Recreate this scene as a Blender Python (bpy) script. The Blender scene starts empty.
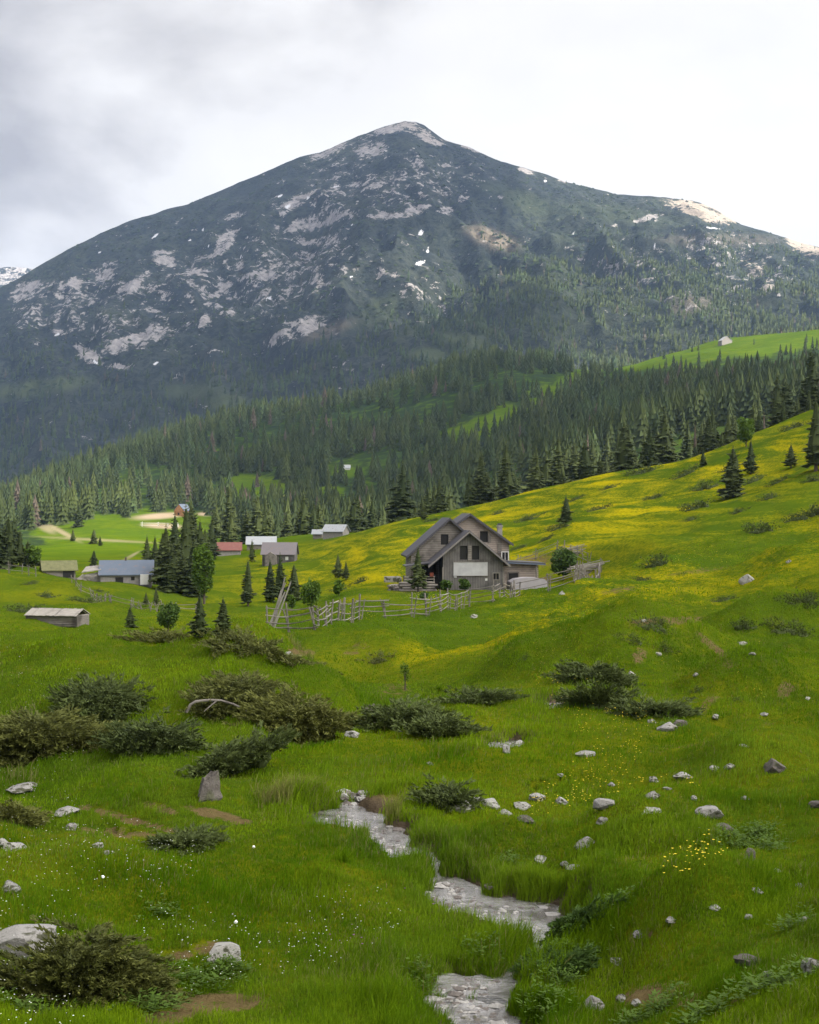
import bpy, math, random
import numpy as np
from mathutils import Vector
random.seed(7); RNG = np.random.default_rng(11)
S = bpy.context.scene; COL = S.collection
F = 1422.2; CX = 409.5; CY = 512.0

# ------------------------------------------------------------------ camera
cam = bpy.data.cameras.new('camera'); cam_o = bpy.data.objects.new('camera', cam); COL.objects.link(cam_o)
cam.sensor_fit = 'VERTICAL'; cam.sensor_height = 36.0; cam.lens = 50.0
cam.clip_start = 0.2; cam.clip_end = 30000
cam_o.location = (0, 0, 0); cam_o.rotation_euler = (math.radians(90), 0, 0)
S.camera = cam_o

# ------------------------------------------------------------------ sun, sky, exposure
SUN = Vector((0.66, -0.34, 0.67)).normalized()          # from the ground towards the sun
sun = bpy.data.lights.new('sun', 'SUN'); sun.energy = 4.8; sun.angle = math.radians(1.6); sun.color = (1.0, 0.93, 0.80)
sun_o = bpy.data.objects.new('sun', sun); COL.objects.link(sun_o)
sun_o.rotation_euler = SUN.to_track_quat('Z', 'Y').to_euler()
W = bpy.data.worlds.new('World'); S.world = W; W.use_nodes = True
def world():
    nt = W.node_tree; N = nt.nodes; L = nt.links; N.clear()
    out = N.new('ShaderNodeOutputWorld'); mix = N.new('ShaderNodeMixShader')
    b1 = N.new('ShaderNodeBackground'); b2 = N.new('ShaderNodeBackground')
    sky = N.new('ShaderNodeTexSky'); sky.sky_type = 'NISHITA'; sky.sun_disc = False
    sky.sun_elevation = math.asin(SUN.z); sky.sun_rotation = math.atan2(SUN.x, SUN.y)
    L.new(sky.outputs[0], b1.inputs[0]); b1.inputs[1].default_value = 0.10
    tc = N.new('ShaderNodeTexCoord')
    mp = N.new('ShaderNodeMapping'); mp.inputs['Scale'].default_value = (1.0, 1.0, 1.7); mp.inputs['Location'].default_value = (3.1, 0.4, 1.7)
    L.new(tc.outputs['Generated'], mp.inputs[0])
    n1 = N.new('ShaderNodeTexNoise'); n1.inputs['Scale'].default_value = 3.2; n1.inputs['Detail'].default_value = 7; n1.inputs['Roughness'].default_value = 0.52
    n1.inputs['Distortion'].default_value = 0.25
    L.new(mp.outputs[0], n1.inputs['Vector'])
    n2 = N.new('ShaderNodeTexNoise'); n2.inputs['Scale'].default_value = 9.0; n2.inputs['Detail'].default_value = 6; n2.inputs['Roughness'].default_value = 0.5
    L.new(mp.outputs[0], n2.inputs['Vector'])
    sx = N.new('ShaderNodeSeparateXYZ'); L.new(tc.outputs['Generated'], sx.inputs[0])
    def m(op, a, b, clamp=False):
        q = N.new('ShaderNodeMath'); q.operation = op; q.use_clamp = clamp
        for i, v in enumerate((a, b)):
            if isinstance(v, (int, float)): q.inputs[i].default_value = v
            else: L.new(v, q.inputs[i])
        return q.outputs[0]
    # thick grey cloud lies to the left and high, thin bright cloud to the right and low
    g = m('SUBTRACT', 0.10, m('MULTIPLY', m('MULTIPLY', m('MAXIMUM', m('SUBTRACT', 0.05, sx.outputs['X']), 0.0), m('MINIMUM', sx.outputs['Z'], 0.4)), 4.0))
    v = m('ADD', m('MULTIPLY', n1.outputs['Fac'], 1.25), m('MULTIPLY', n2.outputs['Fac'], 0.30))
    v = m('ADD', v, g)
    cr = N.new('ShaderNodeValToRGB'); e = cr.color_ramp.elements
    e[0].position = 0.50; e[0].color = (0.47, 0.450, 0.450, 1)
    e[1].position = .95; e[1].color = (1.04, 1.01, .97, 1)
    k = cr.color_ramp.elements.new(0.62); k.color = (0.69, 0.665, 0.65, 1)
    k = cr.color_ramp.elements.new(0.74); k.color = (0.93, 0.905, 0.875, 1)
    L.new(v, cr.inputs[0]); L.new(cr.outputs[0], b2.inputs[0])
    # an overcast sky is two to three times brighter overhead than near the horizon
    zr = N.new('ShaderNodeMapRange'); zr.interpolation_type = 'SMOOTHSTEP'; L.new(sx.outputs['Z'], zr.inputs[0])
    for i_, v_ in ((1, 0.34), (2, 0.85), (3, 0.61), (4, 1.45)): zr.inputs[i_].default_value = v_
    # the sun glows through the cloud deck behind the camera to the right
    dp = N.new('ShaderNodeVectorMath'); dp.operation = 'DOT_PRODUCT'; L.new(tc.outputs['Generated'], dp.inputs[0]); dp.inputs[1].default_value = SUN
    gl_ = m('POWER', m('MAXIMUM', dp.outputs['Value'], 0.0), 9.0)
    L.new(m('ADD', zr.outputs[0], m('MULTIPLY', gl_, 4.6)), b2.inputs[1])
    mix.inputs[0].default_value = 0.95
    L.new(b1.outputs[0], mix.inputs[1]); L.new(b2.outputs[0], mix.inputs[2]); L.new(mix.outputs[0], out.inputs[0])
world()
vs = S.view_settings; vs.view_transform = 'Standard'; vs.look = 'None'; vs.exposure = 0.88; vs.gamma = 1.0; vs.use_curve_mapping = False
S.render.engine = 'CYCLES'
cy = S.cycles; cy.max_bounces = 6; cy.diffuse_bounces = 3; cy.glossy_bounces = 2; cy.transmission_bounces = 3; cy.volume_bounces = 1
cy.transparent_max_bounces = 6; cy.use_denoising = True; cy.sample_clamp_indirect = 4; cy.use_adaptive_sampling = True

# ------------------------------------------------------------------ noise and terrain height
def _hash(ix, iy, s):
    h = (ix.astype(np.int64) * 374761393 + iy.astype(np.int64) * 668265263 + s * 974711) & 0x7fffffff
    h = ((h ^ (h >> 13)) * 1274126177) & 0x7fffffff
    return (h ^ (h >> 16)) & 0xffff
def pn(x, y, s=0):
    x = np.asarray(x, float); y = np.asarray(y, float)
    ix = np.floor(x); iy = np.floor(y); fx = x - ix; fy = y - iy
    u = fx*fx*fx*(fx*(fx*6-15)+10); v = fy*fy*fy*(fy*(fy*6-15)+10)
    def g(a, b):
        t = _hash(ix+a, iy+b, s) * (2*math.pi/65536)
        return np.cos(t)*(fx-a) + np.sin(t)*(fy-b)
    return 1.4*((g(0,0)*(1-u)+g(1,0)*u)*(1-v) + (g(0,1)*(1-u)+g(1,1)*u)*v)
def fbm(x, y, o=4, s=0, r=0.5):
    t = 0; a = 1; k = 1
    for i in range(o):
        t = t + a*pn(x*k, y*k, s+i*17); a *= r; k *= 2.03
    return t
def sm(a, b, x):
    t = np.clip((np.asarray(x, float)-a)/(b-a), 0, 1); return t*t*(3-2*t)
# columns of (distance, image row of the ground) by bearing; the foreground floor lies about 5 m under the camera
COLS = {
 -700:[(2,1720),(5,1180),(9,1000),(12,890),(16,810),(20,760),(30,700),(50,640),(90,610),(150,590),(215,565),(300,560),(500,540),(900,520),(1150,515),(1500,515)],
 -150:[(2,1720),(5,1180),(9,1080),(12,990),(16,880),(20,812),(30,730),(50,662),(90,618),(150,592),(215,560),(300,568),(500,548),(900,528),(1150,522),(1500,522)],
   0:[(2,1720),(5,1180),(9,1110),(12.5,1024),(15,925),(17,880),(20,838),(24,800),(28,755),(32,705),(38,660),(44,646),(60,650),(90,630),(125,622),(150,603),(190,578),(212,568),(235,572),(300,562),(450,552),(650,540),(900,520),(1150,503),(1500,508)],
 100:[(2,1720),(5,1180),(9,1120),(13,1024),(16.5,900),(19.5,850),(23,800),(27,755),(31,700),(36,658),(42,643),(60,650),(90,628),(125,620),(160,602),(200,583),(215,577),(235,580),(280,573),(350,560),(450,546),(650,530),(850,515),(1000,492),(1200,465),(1500,470)],
 200:[(2,1720),(5,1180),(9,1130),(13,1024),(17,900),(20,850),(23.5,800),(27.5,740),(31,696),(36,655),(43,640),(58,652),(72,650),(95,640),(125,628),(160,612),(200,600),(240,585),(300,568),(340,555),(365,551),(400,554),(470,545),(600,535),(850,515),(1000,488),(1150,460),(1350,425),(1550,430)],
 300:[(2,1720),(5,1180),(9,1130),(13.8,1024),(17,900),(20,838),(24,800),(28.5,748),(32,704),(36.5,666),(42,657),(54,672),(75,641),(110,626),(180,604),(240,581),(290,563),(350,543),(380,535),(420,546),(480,556),(600,545),(850,510),(1000,480),(1150,450),(1400,412),(1600,418)],
 400:[(2,1720),(5,1180),(9,1130),(14,1024),(18,875),(21,832),(26,780),(32.5,730),(36,708),(41,696),(50,692),(62,652),(95,620),(125,602),(170,580),(240,548),(330,520),(370,530),(450,545),(600,540),(850,500),(1000,470),(1200,430),(1450,386),(1650,394)],
 500:[(2,1720),(5,1180),(9,1130),(13.7,1024),(17.5,918),(22,818),(29,742),(35,708),(41,694),(48,684),(56,648),(68,634),(100,612),(135,591),(180,560),(240,530),(310,500),(350,507),(420,516),(600,500),(800,470),(1000,437),(1200,400),(1450,360),(1650,368)],
 600:[(2,1720),(5,1180),(9,1110),(12.8,1024),(16.8,905),(19.5,855),(23,802),(28,752),(34,708),(38,668),(43,640),(50,628),(60,626),(70,616),(88,600),(120,573),(160,542),(240,500),(290,475),(330,480),(400,490),(500,484),(650,462),(850,430),(1100,398),(1450,370),(1650,376)],
 700:[(2,1700),(5,1170),(9,1070),(11.5,1000),(15.5,895),(21.5,795),(32,718),(38,688),(46,652),(54,640),(75,621),(100,594),(140,552),(210,500),(270,456),(310,460),(400,472),(600,432),(800,408),(1100,376),(1500,346),(1700,352)],
 819:[(2,1650),(5,1140),(9,1020),(11,975),(14,900),(20,800),(34,700),(48,650),(75,600),(115,550),(165,500),(215,450),(270,408),(310,414),(400,432),(500,412),(800,382),(1200,350),(1500,328),(1700,334)],
 980:[(2,1600),(5,1080),(9,950),(14,830),(20,750),(34,655),(48,605),(75,560),(115,510),(165,462),(215,412),(270,370),(310,374),(400,395),(500,380),(800,360),(1200,335),(1500,318),(1700,324)],
 1520:[(2,1500),(5,950),(9,820),(14,700),(20,620),(34,540),(48,500),(75,450),(115,400),(165,350),(215,310),(270,280),(310,290),(400,310),(500,320),(800,320),(1200,310),(1500,300),(1700,310)],
}
FOOT = ([-700,0,100,200,300,400,500,600,700,819,980,1520], [520,505,490,465,445,412,385,386,368,352,345,330])
SKY = ([-700,-150,0,35,70,100,135,170,190,250,300,320,340,355,370,384,395,405,416,425,433,443,455,470,485,500,520,540,565,590,615,640,665,690,702,715,740,765,790,805,819,860,900,980,1200,1520],
       [440,350,288,268,248,233,219,208,203,178,157,152,143,137,131,126,123,121,122,126,132,139,143,147,154,161,167,173,181,188,193,196,197,200,203,209,224,231,239,244,247,262,275,300,330,360])
PXG = np.arange(-700, 1521, 5.0); LDG = np.arange(math.log(2), math.log(9000), 0.008); DG = np.exp(LDG)
def pchip(xk, yk, x):
    xk = np.array(xk, float); yk = np.array(yk, float); h = np.diff(xk); dl = np.diff(yk)/h
    m = np.zeros_like(yk); m[0] = dl[0]; m[-1] = dl[-1]
    for i in range(1, len(xk)-1):
        if dl[i-1]*dl[i] > 0:
            w1 = 2*h[i]+h[i-1]; w2 = h[i]+2*h[i-1]; m[i] = (w1+w2)/(w1/dl[i-1]+w2/dl[i])
    j = np.clip(np.searchsorted(xk, x)-1, 0, len(xk)-2); t = np.clip((x-xk[j])/h[j], 0, 1)
    return (2*t**3-3*t**2+1)*yk[j] + (t**3-2*t**2+t)*h[j]*m[j] + (-2*t**3+3*t**2)*yk[j+1] + (t**3-t**2)*h[j]*m[j+1]
def base_table():
    ks = sorted(COLS); prof = []
    for k in ks:
        c = COLS[k]; prof.append(pchip([math.log(a) for a, b in c], [b for a, b in c], LDG))
    prof = np.array(prof); T = np.empty((len(PXG), len(LDG)))
    for j in range(len(LDG)): T[:, j] = pchip(ks, prof[:, j], PXG)
    for _ in range(3):                                    # soften across bearings
        P = np.pad(T, ((4, 4), (0, 0)), 'edge'); T = sum(P[i:i+len(PXG)] for i in range(9))/9
    foot = pchip(*FOOT, PXG); sky = np.interp(PXG, *SKY)
    t0 = sm(math.log(1560), math.log(2200), LDG)          # hill crest -> foot of the mountain, with a hidden dip
    T = T*(1-t0) + foot[:, None]*t0 + 22*np.sin(np.pi*np.clip(t0, 0, 1))
    t = np.clip((LDG-math.log(2200))/(math.log(4000)-math.log(2200)), 0, 1); t = t**0.95
    T = T*(1-t) + sky[:, None]*t
    tb = sm(math.log(4000), math.log(5200), LDG); T = T + tb*180
    return T
TAB = base_table()
def px_of(x, y): return CX + F*x/y
def table_py(px, d):
    a = np.clip((px-PXG[0])/5.0, 0, len(PXG)-1.001); b = np.clip((np.log(d)-LDG[0])/0.008, 0, len(LDG)-1.001)
    i = a.astype(int); j = b.astype(int); u = a-i; v = b-j
    return (TAB[i, j]*(1-u)+TAB[i+1, j]*u)*(1-v) + (TAB[i, j+1]*(1-u)+TAB[i+1, j+1]*u)*v
# stream centre line: image bearing/row -> place on the water surface; half width in metres
def water_z(d): return -4.95 + 0.02*(np.asarray(d, float)-14)
def on_water(px, py):
    d = 20.0
    for _ in range(30): d = float(-water_z(d))*F/(py-CY)
    return ((px-CX)/F*d, d)
# a negative half width is a stretch that runs hidden under the turf
STREAM = [(640,690,-.3),(600,700,-.1),(580,711,.42),(566,706,.45),(548,715,-.2),(520,735,-.3),(507,746,.30),(485,755,-.3),(400,776,-.4),(360,797,-.3),(345,812,.28),(354,824,.50),(376,834,.38),(392,846,.10),(403,855,.32),(420,863,.22),
          (434,872,.02),(446,884,.10),(458,896,.34),(482,908,.44),(516,917,.50),(545,932,.40),(558,944,.12),(545,956,.0),(515,968,-.04),(492,982,.06),(474,988,.34),(452,996,.20),(466,1010,.28),(488,1028,.34),(510,1080,.3)]
def stream_pts():
    P = np.array([(*on_water(a, b), w) for a, b, w in STREAM]); n = len(P); out = []
    for i in range(n-1):
        p0 = P[max(i-1, 0)]; p1 = P[i]; p2 = P[i+1]; p3 = P[min(i+2, n-1)]
        for t in np.linspace(0, 1, 14, endpoint=False):
            out.append(0.5*((2*p1)+(-p0+p2)*t+(2*p0-5*p1+4*p2-p3)*t*t+(-p0+3*p1-3*p2+p3)*t**3))
    return np.array(out)
SP = stream_pts()
def stream_dist(x, y):
    """signed distance to the water edge (negative in the water)"""
    sh = np.shape(x); x = np.ravel(x); y = np.ravel(y); o = np.full(len(x), 99.0)
    m = (y > 9) & (y < 45) & (np.abs(x) < 14)
    if m.any():
        xi = x[m]; yi = y[m]; best = np.full(len(xi), 99.0)
        for q in SP: best = np.minimum(best, np.hypot(xi-q[0], yi-q[1])-q[2])
        best += 0.22*pn(xi*1.7, yi*1.9, 5) + 0.13*pn(xi*5, yi*5, 6)
        o[m] = best
    return o.reshape(sh)
# hollows and knolls: (bearing px, distance, half width px, half depth in log distance, height m)
FEAT = [(588,39,42,0.075,-1.49),(640,46,80,0.07,1.49),(520,47,40,0.08,0.94),(700,41,36,0.07,-1.08),(745,36,50,0.08,1.08),(410,41,62,0.1,-1.62),(335,33.5,45,0.07,0.81),(250,37,60,0.08,0.94),(455,31.5,50,0.06,0.74),(120,30,120,0.05,-0.68),(60,36,80,0.08,0.41),(270,25,60,0.05,-0.39),(200,22.5,70,0.06,0.5),(120,17.5,90,0.07,0.39),(640,20,90,0.07,0.5),(560,22.5,50,0.05,-0.33),(760,25,70,0.07,0.55),(690,15,80,0.07,0.44),(610,14.5,50,0.06,-0.33),(420,23.5,50,0.05,0.39),(330,17.5,60,0.05,0.33),(790,55,60,0.08,1.62),(720,60,50,0.07,-1.22),(300,50,60,0.08,-1.08),(560,62,60,0.08,1.08),(470,72,60,0.09,-0.94),(510,19.6,55,0.035,0.4),(335,25.2,45,0.04,0.38),(590,17.5,40,0.05,0.3),(400,34,30,0.05,-0.5),(250,43,80,0.05,0.5),(360,60,60,0.08,-0.9)]
def ground(x, y, detail=True):
    x = np.asarray(x, float); y = np.asarray(y, float); yy = np.maximum(y, 2.0)
    px = px_of(x, yy); z = (CY-table_py(px, yy))*yy/F
    near = 1-sm(90, 260, yy)
    if detail:
        z = z + near*sm(3, 10, yy)*(0.20*fbm(x/1.9, y/1.9, 4, 3) + 0.30*fbm(x/7.5+9, y/7.5, 3, 8)*sm(12, 40, yy))
        z = z + sm(25, 60, yy)*(1-sm(200, 380, yy))*0.95*fbm(x/17, y/22, 4, 21)
        z = z + sm(28, 45, yy)*(1-sm(110, 190, yy))*sm(440, 600, px)*1.25*pn(x/8-y/26+3, y/12, 44)
        z = z + sm(300, 600, yy)*(1-sm(1500, 2000, yy))*5.0*fbm(x/130, y/170, 4, 31)
        t = np.clip((np.log(yy)-math.log(2200))/(math.log(4000)-math.log(2200)), 0, 1)
        r = 1-np.abs(fbm(x/330+y/900, y/760-x/1500, 5, 51))*1.6
        z = z + (t*(1-t)*4)**.8*(85*(r-0.5)) + (t*(1-t)*4)*26*fbm(x/120+y/300, y/210, 4, 55) + t*8*fbm(x/90, y/90, 3, 61)*(1-0.6*sm(.97, 1, t)) 
    u = np.hypot((x-7.5)/13.5, (yy-147)/19.0); kp = 1-sm(.80, 1.55, u); z = z*(1-kp)+(-7.95)*kp      # level yard of the farm
    if detail:                                            # hollows and knolls of the gully and of the right bank
        ly = np.log(yy)
        for fx_, fd, rx_, rl, dz in FEAT:
            z = z + dz*np.exp(-((px-fx_)/rx_)**2-((ly-math.log(fd))/rl)**2)
        z = z + sm(26, 36, yy)*(1-sm(100, 150, yy))*sm(430, 560, px)*.22*fbm(x/5.5+y/9, y/1.9-x/6, 3, 47)
    s = stream_dist(x, yy)
    wz = water_z(yy); zn = np.maximum(z, wz+0.16+0.10*pn(x*.9, y*.9, 71)) 
    inflow = s < 3
    k = sm(-0.02, 0.30, s)
    z = np.where(inflow, (wz-0.14)*(1-k) + zn*k, z)
    return z
DS = np.exp(np.arange(math.log(10.5), math.log(4300), 0.0025))
def at(px, py, dmin=10.5):
    """first place where the sight line at this bearing and row meets the ground"""
    x = (px-CX)/F*DS; g = CY - F*ground(x, DS)/DS
    ok = (g <= py) & (DS >= dmin); i = int(np.argmax(ok)) if ok.any() else int(np.argmin(g+9999*(DS < dmin)))
    d = float(DS[i])
    if i > 0 and ok.any() and g[i-1] > py: d = float(DS[i-1] + (DS[i]-DS[i-1])*(g[i-1]-py)/(g[i-1]-g[i]))
    xx = (px-CX)/F*d
    return Vector((xx, d, float(ground(xx, d))))
def gz(x, y): return float(ground(x, y))

# ------------------------------------------------------------------ mesh and object helpers
def tag(o, label=None, cat=None, group=None, kind=None):
    for k, v in (('label', label), ('category', cat), ('group', group), ('kind', kind)):
        if v: o[k] = v
    return o
def empty(name, loc, rz=0.0, label=None, cat=None, group=None):
    o = bpy.data.objects.new(name, None); COL.objects.link(o); o.location = loc; o.rotation_euler = (0, 0, rz); o.empty_display_size = 0.3
    return tag(o, label, cat, group)
def link(name, me, parent=None):
    o = bpy.data.objects.new(name, me); COL.objects.link(o)
    if parent: o.parent = parent
    return o
def np_mesh(name, V, FA, mats, attrs=None, smooth=False, mat_idx=None):
    """V (n,3); FA list of int arrays, each (m,k)"""
    me = bpy.data.meshes.new(name); V = np.ascontiguousarray(V, np.float32)
    me.vertices.add(len(V)); me.vertices.foreach_set('co', V.ravel())
    loops = np.concatenate([f.ravel() for f in FA]); sizes = np.concatenate([np.full(len(f), f.shape[1]) for f in FA])
    me.loops.add(len(loops)); me.loops.foreach_set('vertex_index', loops.astype(np.int32))
    st = np.concatenate([[0], np.cumsum(sizes)[:-1]]).astype(np.int32)
    me.polygons.add(len(sizes)); me.polygons.foreach_set('loop_start', st)
    me.polygons.foreach_set('use_smooth', np.full(len(sizes), smooth, bool))
    if mat_idx is not None: me.polygons.foreach_set('material_index', np.asarray(mat_idx, np.int32))
    for m in (mats if isinstance(mats, (list, tuple)) else [mats]): me.materials.append(m)
    for k, a in (attrs or {}).items():
        at_ = me.attributes.new(k, 'FLOAT', 'POINT'); at_.data.foreach_set('value', np.ascontiguousarray(a, np.float32))
    me.update(calc_edges=True)
    return me
class MB:
    def __init__(s): s.v = []; s.f = []
    def add(s, vs, fs):
        b = len(s.v); s.v += [tuple(v) for v in vs]; s.f += [tuple(i+b for i in f) for f in fs]
    def box(s, c, sz, rz=0, ry=0, rx=0, taper=1.0):
        from mathutils import Euler
        R = Euler((rx, ry, rz)).to_matrix(); vs = []
        for k in (-1, 1):
            q = taper if k > 0 else 1
            for a, b in ((-1, -1), (1, -1), (1, 1), (-1, 1)):
                vs.append(Vector(c)+R @ Vector((a*sz[0]/2*q, b*sz[1]/2*q, k*sz[2]/2)))
        s.add(vs, [(0,3,2,1),(4,5,6,7),(0,1,5,4),(1,2,6,5),(2,3,7,6),(3,0,4,7)])
    def prism(s, poly, y0, y1):
        """polygon in x,z pushed from y0 to y1"""
        n = len(poly); vs = [(a, y0, b) for a, b in poly]+[(a, y1, b) for a, b in poly]
        fs = [tuple(range(n)), tuple(range(2*n-1, n-1, -1))]+[(i, i+n, (i+1) % n+n, (i+1) % n) for i in range(n)]
        s.add(vs, fs)
    def tube(s, pts, r, n=7, r2=None, wob=0.0):
        pts = [Vector(p) for p in pts]; m = len(pts); vs = []
        for i, p in enumerate(pts):
            d = (pts[min(i+1, m-1)]-pts[max(i-1, 0)]).normalized(); a = d.cross(Vector((0.3, 0.1, 1)) if abs(d.z) < .9 else Vector((1, 0, 0))).normalized(); b = d.cross(a)
            rr = r+((r2 if r2 is not None else r)-r)*i/(m-1)
            for k in range(n):
                t = 2*math.pi*k/n; q = rr*(1+random.uniform(-wob, wob)); vs.append(p+a*math.cos(t)*q+b*math.sin(t)*q)
        fs = [(i*n+k, i*n+(k+1) % n, (i+1)*n+(k+1) % n, (i+1)*n+k) for i in range(m-1) for k in range(n)]
        fs += [tuple(range(n-1, -1, -1)), tuple((m-1)*n+k for k in range(n))]
        s.add(vs, fs)
    def mesh(s, name, mat, smooth=False):
        me = bpy.data.meshes.new(name); me.from_pydata(s.v, [], s.f); me.materials.append(mat)
        if smooth: me.polygons.foreach_set('use_smooth', [True]*len(me.polygons))
        me.update(); return me
    def build(s, name, mat, parent=None, smooth=False): return link(name, s.mesh(name, mat, smooth), parent)

# ------------------------------------------------------------------ materials
class NB:
    def __init__(s, name):
        s.m = bpy.data.materials.new(name); s.m.use_nodes = True; s.t = s.m.node_tree; s.N = s.t.nodes; s.L = s.t.links; s.N.clear()
        s.out = s.N.new('ShaderNodeOutputMaterial'); s.tc = None
    def set(s, sock, v):
        if isinstance(v, bpy.types.NodeSocket): s.L.new(v, sock)
        elif isinstance(v, tuple) and len(v) == 3 and sock.type == 'RGBA': sock.default_value = (*v, 1)
        else: sock.default_value = v
    def coord(s, which='Object', scale=(1, 1, 1), rot=(0, 0, 0)):
        if not s.tc: s.tc = s.N.new('ShaderNodeTexCoord')
        mp = s.N.new('ShaderNodeMapping'); s.L.new(s.tc.outputs[which], mp.inputs[0]); mp.inputs['Scale'].default_value = scale; mp.inputs['Rotation'].default_value = rot
        return mp.outputs[0]
    def noise(s, scale, detail=4, rough=.55, vec=None, dist=0):
        n = s.N.new('ShaderNodeTexNoise'); n.inputs['Scale'].default_value = scale; n.inputs['Detail'].default_value = detail; n.inputs['Roughness'].default_value = rough; n.inputs['Distortion'].default_value = dist
        s.L.new(vec or s.coord(), n.inputs['Vector']); return n.outputs['Fac']
    def voro(s, scale, vec=None, feat='F1'):
        n = s.N.new('ShaderNodeTexVoronoi'); n.inputs['Scale'].default_value = scale; n.feature = feat; s.L.new(vec or s.coord(), n.inputs['Vector']); return n.outputs['Distance']
    def math(s, op, a, b=0.0, clamp=False):
        q = s.N.new('ShaderNodeMath'); q.operation = op; q.use_clamp = clamp; s.set(q.inputs[0], a); s.set(q.inputs[1], b); return q.outputs[0]
    def step(s, v, a, b):
        q = s.N.new('ShaderNodeMapRange'); q.interpolation_type = 'SMOOTHSTEP'; s.set(q.inputs[0], v); q.inputs[1].default_value = a; q.inputs[2].default_value = b; return q.outputs[0]
    def mix(s, f, a, b):
        q = s.N.new('ShaderNodeMix'); q.data_type = 'RGBA'; s.set(q.inputs[0], f); s.set(q.inputs[6], a); s.set(q.inputs[7], b); return q.outputs[2]
    def attr(s, n):
        q = s.N.new('ShaderNodeAttribute'); q.attribute_name = n; return q.outputs['Fac']
    def rnd(s):
        q = s.N.new('ShaderNodeObjectInfo'); return q.outputs['Random']
    def bump(s, h, strength=.5, dist=.05):
        b = s.N.new('ShaderNodeBump'); b.inputs['Strength'].default_value = strength; b.inputs['Distance'].default_value = dist; s.set(b.inputs['Height'], h); return b.outputs[0]
    def done(s, col, rough=.8, bump=None, spec=.25, metal=0.0, transl=0.0, tcol=None):
        p = s.N.new('ShaderNodeBsdfPrincipled'); s.set(p.inputs['Base Color'], col); s.set(p.inputs['Roughness'], rough); s.set(p.inputs['Specular IOR Level'], spec); s.set(p.inputs['Metallic'], metal)
        if bump is not None: s.L.new(bump, p.inputs['Normal'])
        o = p.outputs[0]
        if transl:
            t = s.N.new('ShaderNodeBsdfTranslucent'); s.set(t.inputs[0], tcol if tcol is not None else col); m = s.N.new('ShaderNodeMixShader'); m.inputs[0].default_value = transl
            s.L.new(o, m.inputs[1]); s.L.new(t.outputs[0], m.inputs[2]); o = m.outputs[0]
        s.L.new(o, s.out.inputs[0]); return s.m
def mat_wood(name, c1, c2, scale=(1, 1, 6), planks=0.0, horiz=False):
    b = NB(name); n = b.noise(3, 6, .6, b.coord('Object', scale)); n2 = b.noise(0.9, 3)
    c = b.mix(n, c1, c2); c = b.mix(b.step(n2, .45, .75), c, tuple(v*.6 for v in c1)); h = n
    if planks:
        w = b.N.new('ShaderNodeTexWave'); w.bands_direction = 'Z' if horiz else 'X'; w.inputs['Scale'].default_value = planks; w.inputs['Distortion'].default_value = .3
        b.L.new(b.coord(), w.inputs[0]); g = b.step(w.outputs['Fac'], .0, .14); c = b.mix(g, tuple(v*.3 for v in c1), c); h = b.math('ADD', n, g)
    return b.done(c, .85, b.bump(h, .5, .02))
def mat_plain(name, c, rough=.7, metal=0.0, var=.25, scale=4):
    b = NB(name); n = b.noise(scale, 5, .6)
    return b.done(b.mix(n, tuple(v*(1-var) for v in c), tuple(min(1, v*(1+var)) for v in c)), rough, b.bump(n, .3, .01), .3, metal)
def mat_roof(name, c, pitch=2.2, rust=(.16,.10,.07)):
    b = NB(name); n = b.noise(1.4, 6, .65); f = b.noise(7, 4, .6); w = b.N.new('ShaderNodeTexWave'); w.bands_direction = 'X'; w.inputs['Scale'].default_value = pitch; w.inputs['Distortion'].default_value = .1; b.L.new(b.coord(), w.inputs[0])
    k = b.mix(n, tuple(v*.72 for v in c), tuple(v*1.15 for v in c)); k = b.mix(b.step(w.outputs['Fac'], .0, .25), tuple(v*.6 for v in c), k); k = b.mix(b.math('MULTIPLY', b.step(b.math('ADD', n, b.math('MULTIPLY', f, .3)), .68, .86), .55), k, rust)
    return b.done(k, .55, b.bump(w.outputs['Fac'], .3, .03), .3)
M = {}
M['old_wood'] = mat_wood('weathered_wood', (.11,.095,.08), (.25,.225,.195))
M['pale_wood'] = mat_wood('pale_wood', (.19,.17,.145), (.37,.34,.30))
M['grey_boards'] = mat_wood('grey_boards', (.095,.087,.08), (.165,.152,.14), (1,1,.5), 1.9)
M['tan_boards'] = mat_wood('tan_boards', (.25,.205,.17), (.38,.32,.27), (1,1,3), 1.5, True)
M['brown_boards'] = mat_wood('brown_boards', (.165,.145,.125), (.28,.25,.215), (1,1,3), 1.7, True)
M['orange_wood'] = mat_wood('orange_wood', (.40,.20,.08), (.55,.30,.14), (1,1,3), 1.2, True)
M['dark'] = mat_plain('dark_opening', (.012,.011,.010), .6)
M['roof_dark'] = mat_plain('dark_sheet_roof', (.055,.052,.058), .6, var=.35)
M['roof_blue'] = mat_roof('blue_grey_roof', (.10,.125,.165))
M['roof_white'] = mat_roof('white_sheet_roof', (.34,.355,.37))
M['roof_red'] = mat_roof('red_roof', (.19,.065,.05))
M['roof_purple'] = mat_roof('mauve_grey_roof', (.17,.15,.155))
M['roof_moss'] = mat_plain('mossy_shingle_roof', (.13,.13,.06), .9, var=.5, scale=2)
M['trim'] = mat_plain('pale_verge_board', (.16,.145,.135), .8)
M['plaster'] = mat_plain('pale_plaster_panel', (.36,.355,.35), .85, var=.4, scale=1.3)
M['stone_wall'] = mat_plain('rough_stone_wall', (.24,.22,.20), .9, var=.5, scale=3)
M['white'] = mat_plain('white_paint', (.50,.49,.46), .6, var=.06)
M['red'] = mat_plain('red_cloth', (.22,.06,.035), .8)
M['bark'] = mat_plain('spruce_bark', (.09,.07,.055), .9, var=.4)
M['tarp'] = mat_plain('grey_tarpaulin', (.27,.25,.26), .6, var=.2, scale=2)
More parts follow.
